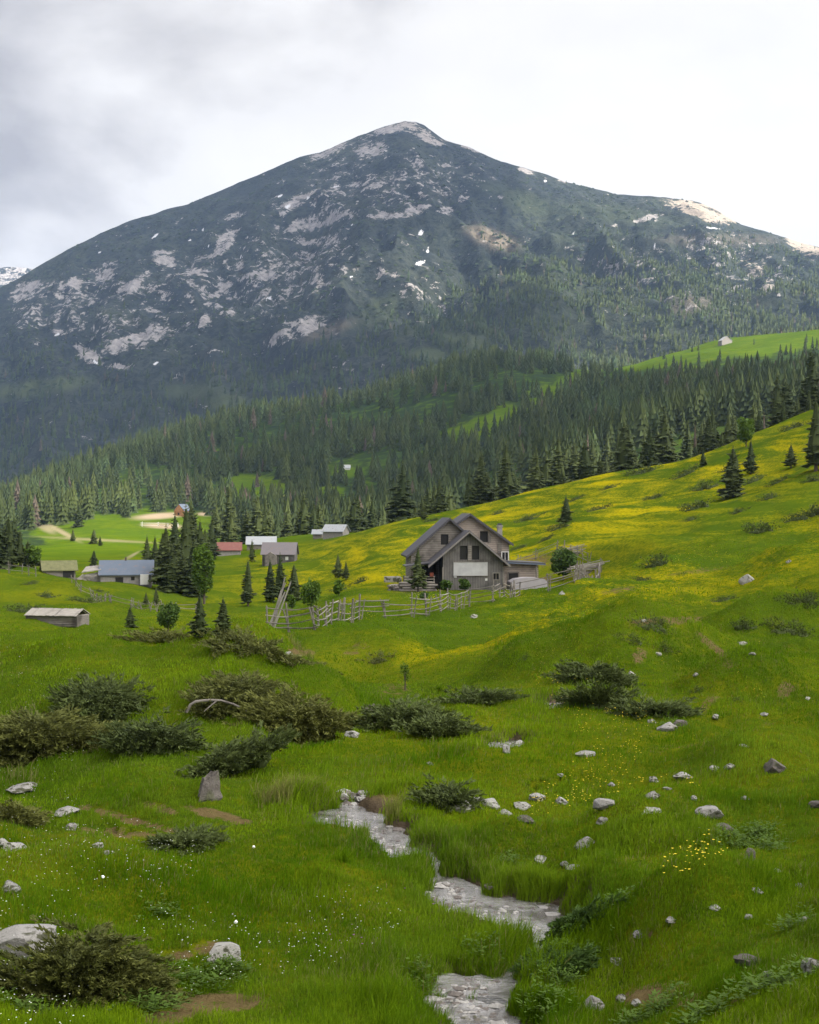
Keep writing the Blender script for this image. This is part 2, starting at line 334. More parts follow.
def m_leaf(name, c1, c2, tr=.15, attr=True):
    b = NB(name); n = b.noise(1.3, 4); r = b.rnd(); f = b.math('ADD', b.math('MULTIPLY', n, .45), b.math('MULTIPLY', r, .55))
    c = b.mix(f, c1, c2)
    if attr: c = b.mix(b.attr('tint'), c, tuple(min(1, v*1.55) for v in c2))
    return b.done(c, .75, spec=.2, transl=tr)
M['spruce'] = m_leaf('spruce_needles', (.018,.032,.009), (.066,.082,.022))
M['juniper'] = m_leaf('juniper_needles', (.034,.044,.009), (.110,.116,.025))
M['juniper_dark'] = m_leaf('dark_juniper_needles', (.026,.040,.010), (.075,.096,.024))
M['leafy'] = m_leaf('green_leaves', (.045,.088,.008), (.080,.130,.014), .3)
M['leafy_dark'] = m_leaf('dark_green_leaves', (.030,.060,.010), (.055,.095,.016), .25)
M['straw'] = m_leaf('dry_straw_blades', (.14,.11,.05), (.22,.17,.09), .2)
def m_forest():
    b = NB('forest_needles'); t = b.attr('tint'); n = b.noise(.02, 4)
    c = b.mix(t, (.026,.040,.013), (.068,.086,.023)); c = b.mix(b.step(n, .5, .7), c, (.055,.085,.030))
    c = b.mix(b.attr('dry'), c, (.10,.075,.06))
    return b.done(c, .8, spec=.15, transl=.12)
M['forest'] = m_forest()
def m_grass():
    b = NB('grass_blades'); t = b.attr('tint'); big = b.noise(.35, 3)
    c = b.mix(t, (.050,.118,.002), (.200,.295,.008)); c = b.mix(b.math('MULTIPLY', b.step(big, .40, .68), .5), c, (.15,.225,.018))
    c = b.mix(b.attr('dry'), c, (.23,.18,.085))
    return b.done(c, .8, spec=.02, transl=.35, tcol=b.mix(.5, c, (.16,.27,.004)))
M['grass'] = m_grass()
M['yellow'] = mat_plain('yellow_petals', (.80,.60,.02), .6, var=.1)
M['white_petal'] = mat_plain('white_petals', (.78,.78,.72), .6, var=.05)
M['purple'] = mat_plain('purple_petals', (.18,.05,.16), .6)
def m_rock(name, c1, c2, moss=.0):
    b = NB(name); n = b.noise(5, 8, .7); v = b.noise(18, 4, .7); c = b.mix(n, c1, c2); c = b.mix(b.step(v, .55, .78), c, tuple(x*.6 for x in c1))
    c = b.mix(b.step(b.math('ADD', b.noise(2.2, 4), b.math('MULTIPLY', b.rnd(), .15)), .58, .70), c, (.075,.075,.045))
    return b.done(c, .9, b.bump(b.math('ADD', n, v), .8, .04))
M['rock'] = m_rock('grey_limestone', (.19,.18,.165), (.42,.40,.37))
M['rock_pale'] = m_rock('pale_limestone', (.26,.25,.225), (.50,.48,.44))
M['rock_dark'] = m_rock('dark_stone', (.075,.065,.058), (.19,.165,.145))
M['stump'] = m_rock('weathered_stump', (.055,.045,.038), (.19,.17,.15))
def m_ground():
    b = NB('meadow_turf'); w = b.coord()
    big = b.noise(.06, 7, .68, w); mid = b.noise(.38, 8, .72, w); fine = b.noise(6, 6, .75, w)
    c = b.mix(mid, (.026,.056,.004), (.074,.118,.006)); c = b.mix(b.step(big, .42, .62), c, b.mix(mid, (.042,.078,.004), (.098,.130,.006)))
    c = b.mix(b.step(fine, .52, .75), c, (.040,.068,.010))
    st = b.noise(1, 6, .68, b.coord('Object', (.055,.045,.5), (0,0,.35)), .6)    # flower drifts
    fl = b.noise(2.6, 5, .8, w)
    f = b.math('MULTIPLY', b.attr('flower'), b.math('MULTIPLY', b.step(b.math('ADD', st, b.math('MULTIPLY', fl, .75)), .80, 1.06), .72))
    c = b.mix(f, c, b.mix(fl, (.26,.22,.002), (.56,.43,.003)))
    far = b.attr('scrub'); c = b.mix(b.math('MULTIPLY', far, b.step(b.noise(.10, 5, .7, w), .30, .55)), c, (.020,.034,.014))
    d = b.step(b.math('ADD', b.attr('dirt'), b.math('MULTIPLY', b.math('SUBTRACT', b.noise(2.2, 8, .85, w), .5), 4.2)), .52, .78); c = b.mix(d, c, b.mix(fine, (.070,.048,.018), (.20,.150,.070)))
    c = b.mix(b.attr('sand'), c, b.mix(fine, (.20,.155,.10), (.34,.27,.19)))
    c = b.mix(b.attr('wet'), c, b.mix(fine, (.05,.035,.022), (.13,.10,.07)))
    return b.done(c, .9, b.bump(b.math('ADD', b.math('MULTIPLY', mid, .7), fine), .9, .16), .0)
M['ground'] = m_ground()
def m_mountain():
    b = NB('mountain_slope'); w = b.coord()
    big = b.noise(.0035, 6, .6, w); mid = b.noise(.016, 8, .68, w); fine = b.noise(.07, 8, .75, w)
    c = b.mix(b.step(mid, .35, .65), (.020,.026,.024), (.044,.052,.040)); c = b.mix(b.step(big, .45, .68), c, (.050,.060,.038))
    c = b.mix(b.math('MULTIPLY', b.step(fine, .47, .56), .9), c, (.014,.020,.016))
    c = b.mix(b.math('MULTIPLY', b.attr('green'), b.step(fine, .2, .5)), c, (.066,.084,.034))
    c = b.mix(b.math('MULTIPLY', b.attr('tan'), b.step(fine, .3, .55)), c, (.20,.165,.12))
    ridg = b.noise(1, 8, .72, b.coord('Object', (.020,.010,.030), (0,0,.5)), .8)
    rk = b.math('ADD', b.math('MULTIPLY', b.attr('rock'), .26), b.math('ADD', b.math('MULTIPLY', ridg, 1.0), b.math('MULTIPLY', fine, .7)))
    r = b.step(rk, 1.0, 1.07); rc = b.mix(b.step(fine, .35, .7), (.20,.185,.18), (.40,.375,.36)); rc = b.mix(b.attr('warm'), rc, (.34,.29,.235))
    c = b.mix(r, c, rc)
    sn = b.step(b.math('ADD', b.math('MULTIPLY', b.attr('snow'), .72), b.math('MULTIPLY', b.math('SUBTRACT', fine, .5), 1.7)), .45, .55); c = b.mix(sn, c, (.60,.60,.63))
    return b.done(c, .95, b.bump(b.math('ADD', mid, b.math('MULTIPLY', fine, .6)), 1.0, 14.0), .1)
M['mountain'] = m_mountain()
def m_water():
    b = NB('stream_water'); w = b.coord('Object', (1, 1, 1)); n = b.noise(1.6, 5, .6, w, 1.5); f = b.noise(7, 6, .7, b.coord('Object', (.45, 1.8, 1), (0, 0, .25)), 1.4); g = b.noise(26, 4, .7, w)
    c = b.mix(b.step(n, .36, .60), (.050,.042,.030), (.20,.185,.17)); c = b.mix(b.step(f, .52, .62), c, (.035,.030,.022))
    p = b.N.new('ShaderNodeBsdfPrincipled'); b.set(p.inputs['Base Color'], c); p.inputs['Roughness'].default_value = .08; p.inputs['Specular IOR Level'].default_value = .5
    gl = b.N.new('ShaderNodeBsdfGlossy'); gl.inputs['Color'].default_value = (.92, .92, .93, 1); gl.inputs['Roughness'].default_value = .10
    bp = b.bump(b.math('ADD', f, b.math('MULTIPLY', g, .35)), .75, .05); b.L.new(bp, p.inputs['Normal']); b.L.new(bp, gl.inputs['Normal'])
    fr = b.N.new('ShaderNodeFresnel'); fr.inputs['IOR'].default_value = 1.36; b.L.new(bp, fr.inputs['Normal'])
    x = b.N.new('ShaderNodeMixShader'); b.L.new(b.math('ADD', b.math('MULTIPLY', fr.outputs[0], 1.0), b.math('MULTIPLY', b.step(n, .30, .6), .22)), x.inputs[0])
    b.L.new(p.outputs[0], x.inputs[1]); b.L.new(gl.outputs[0], x.inputs[2]); b.L.new(x.outputs[0], b.out.inputs[0]); return b.m
M['water'] = m_water()
# ------------------------------------------------------------------ terrain meshes with painted-in surface kinds
def ell(px, py, L):
    o = np.zeros(np.shape(px))
    for e in L:
        cx, cy_, rx, ry = e[:4]; a = math.radians(e[4]) if len(e) > 4 else 0; k = e[5] if len(e) > 5 else 1
        u = (px-cx)*math.cos(a)+(py-cy_)*math.sin(a); v = -(px-cx)*math.sin(a)+(py-cy_)*math.cos(a)
        o = np.maximum(o, k*(1-sm(.45, 1.45, np.sqrt((u/rx)**2+(v/ry)**2))))
    return o
DIRT = [(450,0,0,1,0),(665,621,42,4,-3),(640,655,9,9,10,.7),(712,645,26,4,38),(728,664,8,6,30,.7),(709,703,15,6,-35,.75),(785,690,10,7,-40),(770,722,9,4,-20,.7),(590,670,30,6,-15,.5),
        (215,815,35,6,12),(160,808,28,5,15,.8),(120,833,45,7,5,.7),(60,838,30,6,0,.5),(375,805,28,11,-10),(395,828,20,7,0),(430,850,14,6,0),(322,805,14,8,0),(175,955,20,6,0),(215,950,24,8,0),(215,1004,60,12,-6),(130,820,60,5,15,.8),(690,1000,50,8,0,.8),(165,1018,30,8,0),(655,995,45,12,-8),(640,935,20,6,0,.8),
        (750,958,20,8,0),(745,862,14,10,0,.8),(585,925,10,12,0,.8),(545,579,10,4,0,.8),(620,590,25,3,-6,.7),(700,571,40,3,-8,.6),(585,700,40,4,5,.7),(780,880,40,8,-25,.5),(690,745,50,6,-5,.4),(395,690,20,8,0,.6),(355,650,18,6,-20,.6),
        (410,590,25,6,0,.5),(540,560,25,8,0,.7),(300,652,16,5,0,.8),(150,640,18,4,0,.5),(20,560,12,5,0,.5)]
SAND = [(160,516,26,3,-4),(163,526,20,2.6,3),(60,531,22,2.2,28,.7),(100,540,60,1.3,3,.45),(128,558,12,1.5,-30,.8),(205,514,8,2,0),(283,499,14,2.6,0,.9),(45,527,12,4,30,.6)]
def build_ground():
    pxs = np.concatenate([np.arange(-690, -60, 14.), np.arange(-60, 880, 1.7), np.arange(880, 1500, 14.)])
    ld = np.concatenate([np.arange(math.log(2.1), math.log(10), .04), np.arange(math.log(10), math.log(60), .0052), np.arange(math.log(60), math.log(2300), .0095)])
    PXm, LD = np.meshgrid(pxs, ld, indexing='ij'); D = np.exp(LD); X = (PXm-CX)/F*D; Z = ground(X, D); PY = CY-F*Z/D
    s = stream_dist(X, D)
    near = 1-sm(300, 380, D); far = 1-near
    fl = near*(sm(560, 800, PXm-(PY-512)*-0.1)*0+1)*ell(PXm, PY, [(560,510,330,50,-14,1.0),(420,545,190,26,-14,.95),(300,560,70,24,-10,.7),(720,560,220,55,-20,.6),(480,640,90,30,-12,.75),(590,600,150,28,-14,.85),(700,620,150,40,-10,.45)])
    fl = np.where(D < 60, fl*.5, fl)
    fl = np.maximum(fl, .22*near)
    dirt = ell(PXm, PY, DIRT)*near; sand = ell(PXm, PY, SAND)*sm(300, 400, D)
    wet = (1-sm(.12, .50, s))
    # the forest floor reads dark where trees stand close; clearings stay green
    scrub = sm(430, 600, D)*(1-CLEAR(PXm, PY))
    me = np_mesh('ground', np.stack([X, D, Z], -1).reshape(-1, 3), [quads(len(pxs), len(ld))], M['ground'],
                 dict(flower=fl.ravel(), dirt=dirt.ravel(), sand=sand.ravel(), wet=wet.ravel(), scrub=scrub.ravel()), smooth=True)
    tag(link('ground', me), kind='structure')
    return pxs, ld, PY
def quads(n, m):
    i, j = np.meshgrid(np.arange(n-1), np.arange(m-1), indexing='ij'); a = (i*m+j).ravel()
    return np.stack([a, a+m, a+m+1, a+1], -1)
CLR = [(140,530,88,20,-3),(60,558,70,12,0),(70,538,38,12,10),(490,425,46,13,-25),(455,432,30,6,-20,.8),(560,388,45,8,-38),(590,372,22,6,-20),(700,352,110,11,-9),(790,338,110,14,-8),(770,370,100,7,-12,.6),(255,484,36,9,5,.9),
       (285,497,28,6,0),(345,472,16,6,0,.8),(350,468,30,8,0,.5),(690,370,60,5,-10,.5),(245,488,20,12,0),(400,470,10,6,0,.5),(430,425,16,5,0,.7),(540,395,20,10,-30,.8),(330,490,14,5,0)]
def CLEAR(px, py):
    return sm(.30, .62, ell(px, py, CLR)+.34*fbm(px/17, py/9, 4, 41))
gp, gl, GPY = build_ground()
ROCK = [(330,150,26,6,-25),(372,150,18,9,-10,.9),(395,128,28,5,-15),(295,203,24,7,-35,.9),(320,221,42,9,-12),(392,215,34,4,-4),(322,243,30,5,-5,.9),(225,243,9,20,35),(197,272,12,6,0,.9),(165,256,14,8,-20,.8),(132,286,18,7,-30),(105,272,15,9,-40),(75,283,11,7,-20,.9),
        (28,290,20,10,-20,.9),(235,216,12,4,-15,.8),(260,276,26,8,-5,.8),(215,291,24,8,-10,.7),(275,262,10,6,0,.9),(295,264,10,4,0,.8),(135,341,34,9,-15,.9),(88,355,16,8,30),(115,367,16,3,5),(288,333,32,9,-25,.8),(310,326,20,8,-20,.9),(204,320,5,8,20,.8),(57,332,9,4,0),
        (423,134,28,6,25),(472,149,14,2.5,20),(525,171,10,2.5,20),(564,180,8,3,15),(415,210,20,4,-15,.9),(446,210,9,4,0,.8),(464,198,9,4,-20,.8),(502,196,6,2,0,.8),(615,226,5,2.5,0),(704,211,42,9,14),(645,219,20,3,-15),(804,247,22,9,30),(691,254,11,6,-30,.6),
        (753,267,13,8,30,.6),(766,288,9,10,0,.6),(587,259,12,2.5,0,.8),(250,290,110,34,-10,.46),(380,190,110,26,-10,.46),(120,320,90,26,10,.42),(420,290,60,30,30,.3),(640,270,60,20,10,.4),(740,262,60,26,20,.45),(60,300,60,22,-20,.6),(170,280,120,30,-20,.42),(340,190,60,30,-30,.42),(60,310,60,20,0,.4),(420,170,80,22,10,.36),(700,300,60,12,0,.4),(300,250,70,25,0,.45)]
SNOW = [(155,236,7,2,-40),(336,187,6,2,-10),(241,256,3,3.5),(287,207,7,3,-20),(203,230,2.5,2),(156,363,5,2,-20),(351,276,4,2),(269,298,6,3,-20),(545,181,3,2),(421,233,6,4,-30),(420,263,10,3.2,-20),(572,233,5,2),(712,228,14,1.6,5),(656,245,3.5,2),(57,335,6,2.5,-20),
        (207,246,3,2),(96,362,8,2,30),(280,196,5,2,-30),(428,250,3,5,10),(308,198,5,1.5,-40),(190,240,3,1.5,-30),(100,252,3,1.5),(445,183,4,1.5,0),(352,225,4,1.3,0)]
def build_mountain():
    pxs = np.concatenate([np.arange(-690, -40, 16.), np.arange(-40, 860, 1.8), np.arange(860, 1500, 16.)])
    ld = np.concatenate([np.arange(math.log(2200), math.log(3960), .0026), np.arange(math.log(3960), math.log(4300), .0018), np.linspace(math.log(4300), math.log(7200), 12)])
    PXm, LD = np.meshgrid(pxs, ld, indexing='ij'); D = np.exp(LD); X = (PXm-CX)/F*D; Z = ground(X, D); PY = CY-F*Z/D
    Z = np.where(D > 4500, np.maximum(Z, 60), Z)
    rock = ell(PXm, PY, ROCK); warm = ell(PXm, PY, [(704,211,50,14,14),(804,247,24,12,30),(423,134,30,6,25,.3),(753,267,16,10,30,.6),(766,288,10,10,0,.6)])
    snow = ell(PXm, PY, [(a[0], a[1], a[2]*.7, a[3]*.7)+tuple(a[4:]) for a in SNOW]); green = ell(PXm, PY, [(35,388,55,9,-8),(195,392,34,10,0,.8),(225,402,24,10),(466,342,30,10,10),(430,355,22,8),(620,215,60,10,8,.35),(600,240,60,12,0,.25),(520,200,50,10,20,.4),(380,310,35,12,-30,.5),(420,325,30,10,-25,.4),(640,295,210,55,-4,.22)])  # the last, broad green ellipse paints sunlit brightness onto the right flank's ground
    tan = ell(PXm, PY, [(492,238,27,9,18,.9),(694,305,24,12,0,.5),(720,240,60,6,0,.4),(330,330,30,6,-20,.4)])
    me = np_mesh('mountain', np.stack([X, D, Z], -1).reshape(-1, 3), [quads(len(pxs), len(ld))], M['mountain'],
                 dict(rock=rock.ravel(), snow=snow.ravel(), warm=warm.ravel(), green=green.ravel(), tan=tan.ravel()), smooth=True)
    tag(link('mountain', me), kind='structure')
build_mountain()
def far_ridge():
    px = np.arange(-700, 700, 6.); V = []; d0 = 6400.
    top = np.interp(px, [-700,-300,-60,0,20,40,120,300,700], [330,290,272,268,267,270,300,420,470]) + 1.6*fbm(px/14, px*0, 4, 3)
    rows = 14; snow = []
    for k in range(rows):
        d = d0-k*45; py = top + (k/(rows-1))**1.1*110 + (0 if k == 0 else 3)*fbm(px/18, px*0+k*.6, 3, 9)
        V.append(np.stack([(px-CX)/F*d, px*0+d, (CY-py)*d/F], -1)); snow.append(px*0+max(0, .40-k*.05))
    V = np.array(V).transpose(1, 0, 2).reshape(-1, 3); sn = np.array(snow).T.ravel()
    me = np_mesh('far_mountain', V, [quads(len(px), rows)], M['mountain'], dict(rock=sn*0+.7, snow=sn, warm=sn*0, green=sn*0, tan=sn*0), smooth=True)
    tag(link('far_mountain', me), kind='structure')
far_ridge()
# ------------------------------------------------------------------ air: one box of even haze
def haze():
    b = MB(); b.box((0, 2850, 500), (11500, 7900, 1500)); o = b.mesh('haze', None)
    m = bpy.data.materials.new('haze_air'); m.use_nodes = True; nt = m.node_tree; nt.nodes.clear()
    out = nt.nodes.new('ShaderNodeOutputMaterial'); v = nt.nodes.new('ShaderNodeVolumePrincipled')
    v.inputs['Color'].default_value = (.42, .60, .98, 1); v.inputs['Density'].default_value = 4.3e-5; v.inputs['Anisotropy'].default_value = .2
    nt.links.new(v.outputs[0], out.inputs['Volume']); o.materials.clear(); o.materials.append(m)
    tag(link('haze', o), kind='stuff')
haze()
# ------------------------------------------------------------------ stream
def build_stream():
    V = []; n = len(SP); k = 9
    for i in range(n):
        t = SP[min(i+1, n-1), :2]-SP[max(i-1, 0), :2]; t = t/np.linalg.norm(t); nn = np.array([-t[1], t[0]]); w = max(SP[i, 2]+.22, .01)
        for j in range(k):
            p = SP[i, :2]+nn*w*(2*j/(k-1)-1); V.append((p[0], p[1], float(water_z(p[1]))))
    tag(link('stream', np_mesh('stream', np.array(V), [quads(n, k)], M['water'], smooth=True)), kind='structure')
build_stream()
# ------------------------------------------------------------------ clouds overhead, casting the shade that lies on the land
def ico(n):
    import bmesh
    bm = bmesh.new(); bmesh.ops.create_icosphere(bm, subdivisions=n, radius=1); V = np.array([v.co[:] for v in bm.verts]); Fa = np.array([[v.index for v in f.verts] for f in bm.faces]); bm.free(); return V, Fa
ICO4 = ico(4); ICO3 = ico(3); ICO2 = ico(2)
def n3(V, s, seed):
    return (pn(V[:, 0]*s+seed, V[:, 1]*s+V[:, 2]*s*.7, seed)+pn(V[:, 1]*s+3.3, V[:, 2]*s+seed*1.7, seed+5)+pn(V[:, 2]*s-V[:, 0]*s*.6, V[:, 0]*s+9, seed+9))/1.7
def m_cloud():
    b = NB('cloud_white'); d = b.N.new('ShaderNodeBsdfDiffuse'); t = b.N.new('ShaderNodeBsdfTranslucent'); d.inputs[0].default_value = (.85,.85,.87,1); t.inputs[0].default_value = (.85,.85,.87,1)
    x = b.N.new('ShaderNodeMixShader'); x.inputs[0].default_value = .5; b.L.new(d.outputs[0], x.inputs[1]); b.L.new(t.outputs[0], x.inputs[2]); b.L.new(x.outputs[0], b.out.inputs[0]); return b.m
M['cloud'] = m_cloud()
def cloud(px, d, rx, ry, seed, h=2300):
    x = (px-CX)/F*d; z = gz(x, d); t = (h-z)/SUN.z; c = Vector((x, d, z))+SUN*t
    V, Fa = ICO4; V = V*(1+.30*n3(V, 1.6, seed)[:, None]+.12*n3(V, 4.5, seed+2)[:, None]); V = V*np.array([rx, ry, min(rx, ry)*.22])+np.array(c)
    tag(link('cloud', np_mesh('cloud', V, [Fa], M['cloud'], smooth=True)), kind='structure')
cloud(560, 190, 210, 190, 9)         # over the farm and its meadow
cloud(410, 35, 150, 110, 1)          # over the foreground
cloud(60, 110, 90, 90, 2)
cloud(190, 3500, 600, 850, 3)
cloud(-60, 3100, 520, 800, 8)      # over the peak and its left flank
cloud(60, 2400, 700, 560, 4)
cloud(420, 1200, 190, 300, 5)        # over the wooded hill
cloud(560, 850, 160, 260, 6)
cloud(300, 2350, 360, 330, 7)
# ------------------------------------------------------------------ conifers
def conifer_mesh(seed, h=10.0, rad=2.2, levels=20, nb=9, bare=.08, ragged=.25, name='crown', mat=None, thin=1.0):
    r = random.Random(seed); V = []; Fa = []; tint = []
    for k in range(levels):
        f = k/(levels-1); lv_ = r.uniform(.68, 1.15); z0 = h*(bare+(1-bare)*f*.985); L0 = rad*((1-f)**.74*.97+.03)*(.75+.25*min(1, f*7))*lv_
        n = max(4, int(nb*(1-f*.45)))
        off = r.random()*6.28
        for b in range(n):
            L = L0*r.uniform(1-ragged*1.6, 1+ragged*.6); a = off+6.283*b/n+r.uniform(-.35, .35); L *= 1+.16*math.cos(a-seed); z = z0+r.uniform(-.5, .5)*h/levels
            dr = r.uniform(.12, .34) if f < .75 else r.uniform(-.6, .1); dx, dy = math.cos(a), math.sin(a); sx, sy = -dy, dx
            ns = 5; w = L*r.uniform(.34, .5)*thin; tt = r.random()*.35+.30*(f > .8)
            for s in range(ns):
                q = (s+.6)/ns; q2 = min(1, q+.34)
                zc = z-L*dr*q**1.3+L*.10*q; zc2 = z-L*dr*q2**1.3+L*.05*q2-L*.08*r.random()
                wid = w*(1-q*.72)*r.uniform(.7, 1.2); i = len(V); c = (dx*L*q, dy*L*q)
                for sg in (-1, 1):
                    i = len(V)
                    V += [(dx*L*(q-.16), dy*L*(q-.16), zc+L*.03), (dx*L*q2*.98, dy*L*q2*.98, zc2), (dx*L*q2*.9+sx*sg*wid, dy*L*q2*.9+sy*sg*wid, zc2-L*.10*r.random()-.02*h/10)]
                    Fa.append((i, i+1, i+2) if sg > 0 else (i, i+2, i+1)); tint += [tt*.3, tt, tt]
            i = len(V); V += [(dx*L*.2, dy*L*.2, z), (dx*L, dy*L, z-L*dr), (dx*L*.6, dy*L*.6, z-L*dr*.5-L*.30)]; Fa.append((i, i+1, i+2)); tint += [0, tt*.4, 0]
    # a dark inner cone of old twigs
    m = 9; i0 = len(V)
    for k, (zz, rr) in enumerate(((bare*h, rad*.30), (h*.35, rad*.42), (h*.7, rad*.22), (h*.93, rad*.04))):
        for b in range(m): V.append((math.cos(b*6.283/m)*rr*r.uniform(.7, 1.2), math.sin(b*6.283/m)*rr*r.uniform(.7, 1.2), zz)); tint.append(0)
    T = [(i0+k*m+b, i0+k*m+(b+1) % m, i0+(k+1)*m+(b+1) % m) for k in range(3) for b in range(m)] + [(i0+k*m+b, i0+(k+1)*m+(b+1) % m, i0+(k+1)*m+b) for k in range(3) for b in range(m)]
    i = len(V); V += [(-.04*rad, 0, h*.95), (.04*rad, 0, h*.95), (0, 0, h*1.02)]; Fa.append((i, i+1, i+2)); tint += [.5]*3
    return np_mesh(name, np.array(V), [np.array(Fa+T)], mat or M['spruce'], dict(tint=tint))
def trunk_mesh(h, r, mat=None):
    b = MB(); b.tube([(0, 0, -.6), (0, 0, h*.3), (0, 0, h*.92)], r, 8, r*.15); return b.mesh('trunk', mat or M['bark'])
SPR = []
for i, (rad, lv, nb, bare, rg) in enumerate(((2.0,22,9,.07,.25),(1.6,24,9,.10,.3),(2.5,20,10,.05,.3),(1.9,24,8,.14,.4),(2.2,21,9,.03,.2))):
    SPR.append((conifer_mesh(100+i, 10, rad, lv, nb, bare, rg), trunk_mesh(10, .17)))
SNAG = conifer_mesh(140, 10, .9, 16, 6, .3, .4, 'crown', M['bark'], .5)
def spruce(p, h, v, label, group=None, wide=1.0, cat='spruce tree', name='spruce_tree', parts=True):
    o = empty(name, p, random.uniform(0, 6.28), label, cat, group); s = h/10
    o.scale = (s*wide*1.32, s*wide*1.32, s)
    link('crown', SPR[v % 5][0], o)
    if parts: link('trunk', SPR[v % 5][1], o)
    return o
# ------------------------------------------------------------------ leafy crowns and juniper cushions
def leaf_mesh(seed, lobes, n, size, mat, name='crown', core=True):
    """lobes: (x,y,z,rx,ry,rz); small leaf faces through the outer part of each lobe"""
    g = np.random.default_rng(seed); V = []; Fa = []; T = []; tot = sum(l[3]*l[5] for l in lobes); base = 0
    for l in lobes:
        m = int(n*l[3]*l[5]/tot); d = g.normal(size=(m, 3)); d /= np.linalg.norm(d, axis=1)[:, None]; rr = g.uniform(.35, 1, m)**.5
        c = g.normal(size=(m, 3))*.0; clump = 1+.22*n3(d, 2.6, seed+int(l[0]*10) % 7)
        P = d*(rr*clump)[:, None]*np.array(l[3:6])+np.array(l[:3])
        a = g.normal(size=(m, 3)); a /= np.linalg.norm(a, axis=1)[:, None]; b = np.cross(a, g.normal(size=(m, 3))); b /= np.linalg.norm(b, axis=1)[:, None]
        s = size*g.uniform(.6, 1.3, m)[:, None]
        Q = np.stack([P-a*s, P+b*s*.6, P+a*s, P-b*s*.6], 1).reshape(-1, 3); V.append(Q); Fa.append(np.arange(base, base+4*m).reshape(-1, 4)); base += 4*m
        T.append(np.repeat(np.clip(.25*g.random(m)+.25*(d[:, 2] > .2), 0, 1), 4))
    return np_mesh(name, np.concatenate(V), [np.concatenate(Fa)], mat, dict(tint=np.concatenate(T)))
def juniper_mesh(seed, L, Wd, H, n_cl, per, flen, mat, lean=(0, 0), name='foliage'):
    """creeping juniper: shelves of drooping sprays over a low irregular cushion (length L along x, width Wd, height H)"""
    g = np.random.default_rng(seed); V = []; T = []; 
    nl = max(3, int(L/Wd*4)); lob = [(g.uniform(-.40, .40)*L, g.uniform(-.3, .3)*Wd, g.uniform(.30, .50)*Wd*.9, g.uniform(.5, 1.0)*H) for _ in range(nl)]
    lob.append((0, 0, .42*Wd, H)); lob.append((-.36*L, 0, .3*Wd, H*.6)); lob.append((.36*L, 0, .3*Wd, H*.6))
    W_ = np.array([q[2]*1.0 for q in lob]); W_ /= W_.sum()
    for c in range(n_cl):
        q = lob[g.choice(len(lob), p=W_)]; th = g.uniform(0, 6.283); el = math.asin(g.uniform(.02, 1)); rr = g.uniform(.72, 1.05)
        ex = q[2]*1.25
        cx, cy_, cz = q[0]+ex*rr*math.cos(th)*math.cos(el), q[1]+q[2]*rr*math.sin(th)*math.cos(el), q[3]*rr*math.sin(el)
        out = np.array([math.cos(th)+lean[0], math.sin(th)+lean[1], .20+.35*g.random()]); out /= np.linalg.norm(out); ct = g.random()**2
        side = np.cross(out, (0, 0, 1.)); side /= np.linalg.norm(side); up = np.cross(side, out)
        cl = flen*g.uniform(2.4, 5.0)
        m = per; t = g.uniform(0, 1, m); lat = g.uniform(-1, 1, m)*(1.05-t)**.7*.24
        P = np.array([cx, cy_, cz])+out[None]*(cl*t)[:, None]+side[None]*(cl*lat)[:, None]+up[None]*(-cl*.16*t**2+cl*.035*g.normal(size=m))[:, None]
        dr = out[None]*1.0+side[None]*(lat*1.6)[:, None]+g.normal(size=(m, 3))*.35; dr /= np.linalg.norm(dr, axis=1)[:, None]
        sd = np.cross(dr, g.normal(size=(m, 3))); sd /= np.linalg.norm(sd, axis=1)[:, None]
        fl = flen*g.uniform(.5, 1.0, m)[:, None]; w = fl*.20
        V.append(np.stack([P-sd*w, P+sd*w, P+dr*fl], 1).reshape(-1, 3)); T.append(np.repeat((.25+.75*ct)*.75*t**1.6, 3))
    V = np.concatenate(V); T = np.concatenate(T); nt_ = len(V)//3; Fa = np.arange(len(V)).reshape(-1, 3)
    b = len(V); VC = []; FC = []
    for q in lob:                                   # dense twiggy inside
        v, f = ICO2; v = v*(1+.25*n3(v, 2.2, seed)[:, None]); VC.append(v*np.array([q[2]*.78, q[2]*.55, q[3]*.5])+np.array([q[0], q[1], -.05*q[3]])); FC.append(f+b); b += len(v)
    V = np.concatenate([V]+VC); T = np.concatenate([T, np.zeros(len(V)-len(T))])
    return np_mesh(name, V, [np.concatenate([Fa]+FC)], mat, dict(tint=T))
def twigs_mesh(seed, L, Wd, H, n=12):
    r = random.Random(seed); b = MB()
    for k in range(n):
        a = r.uniform(0, 6.28); q = r.uniform(.25, .5); p1 = (math.cos(a)*L*q, math.sin(a)*Wd*q, H*r.uniform(.35, .8)); b.tube([(p1[0]*.2, p1[1]*.2, -.1), (p1[0]*.6, p1[1]*.6, H*.35), p1], .025*Wd/2+.008, 5, .006)
    return b.mesh('branches', M['bark'])
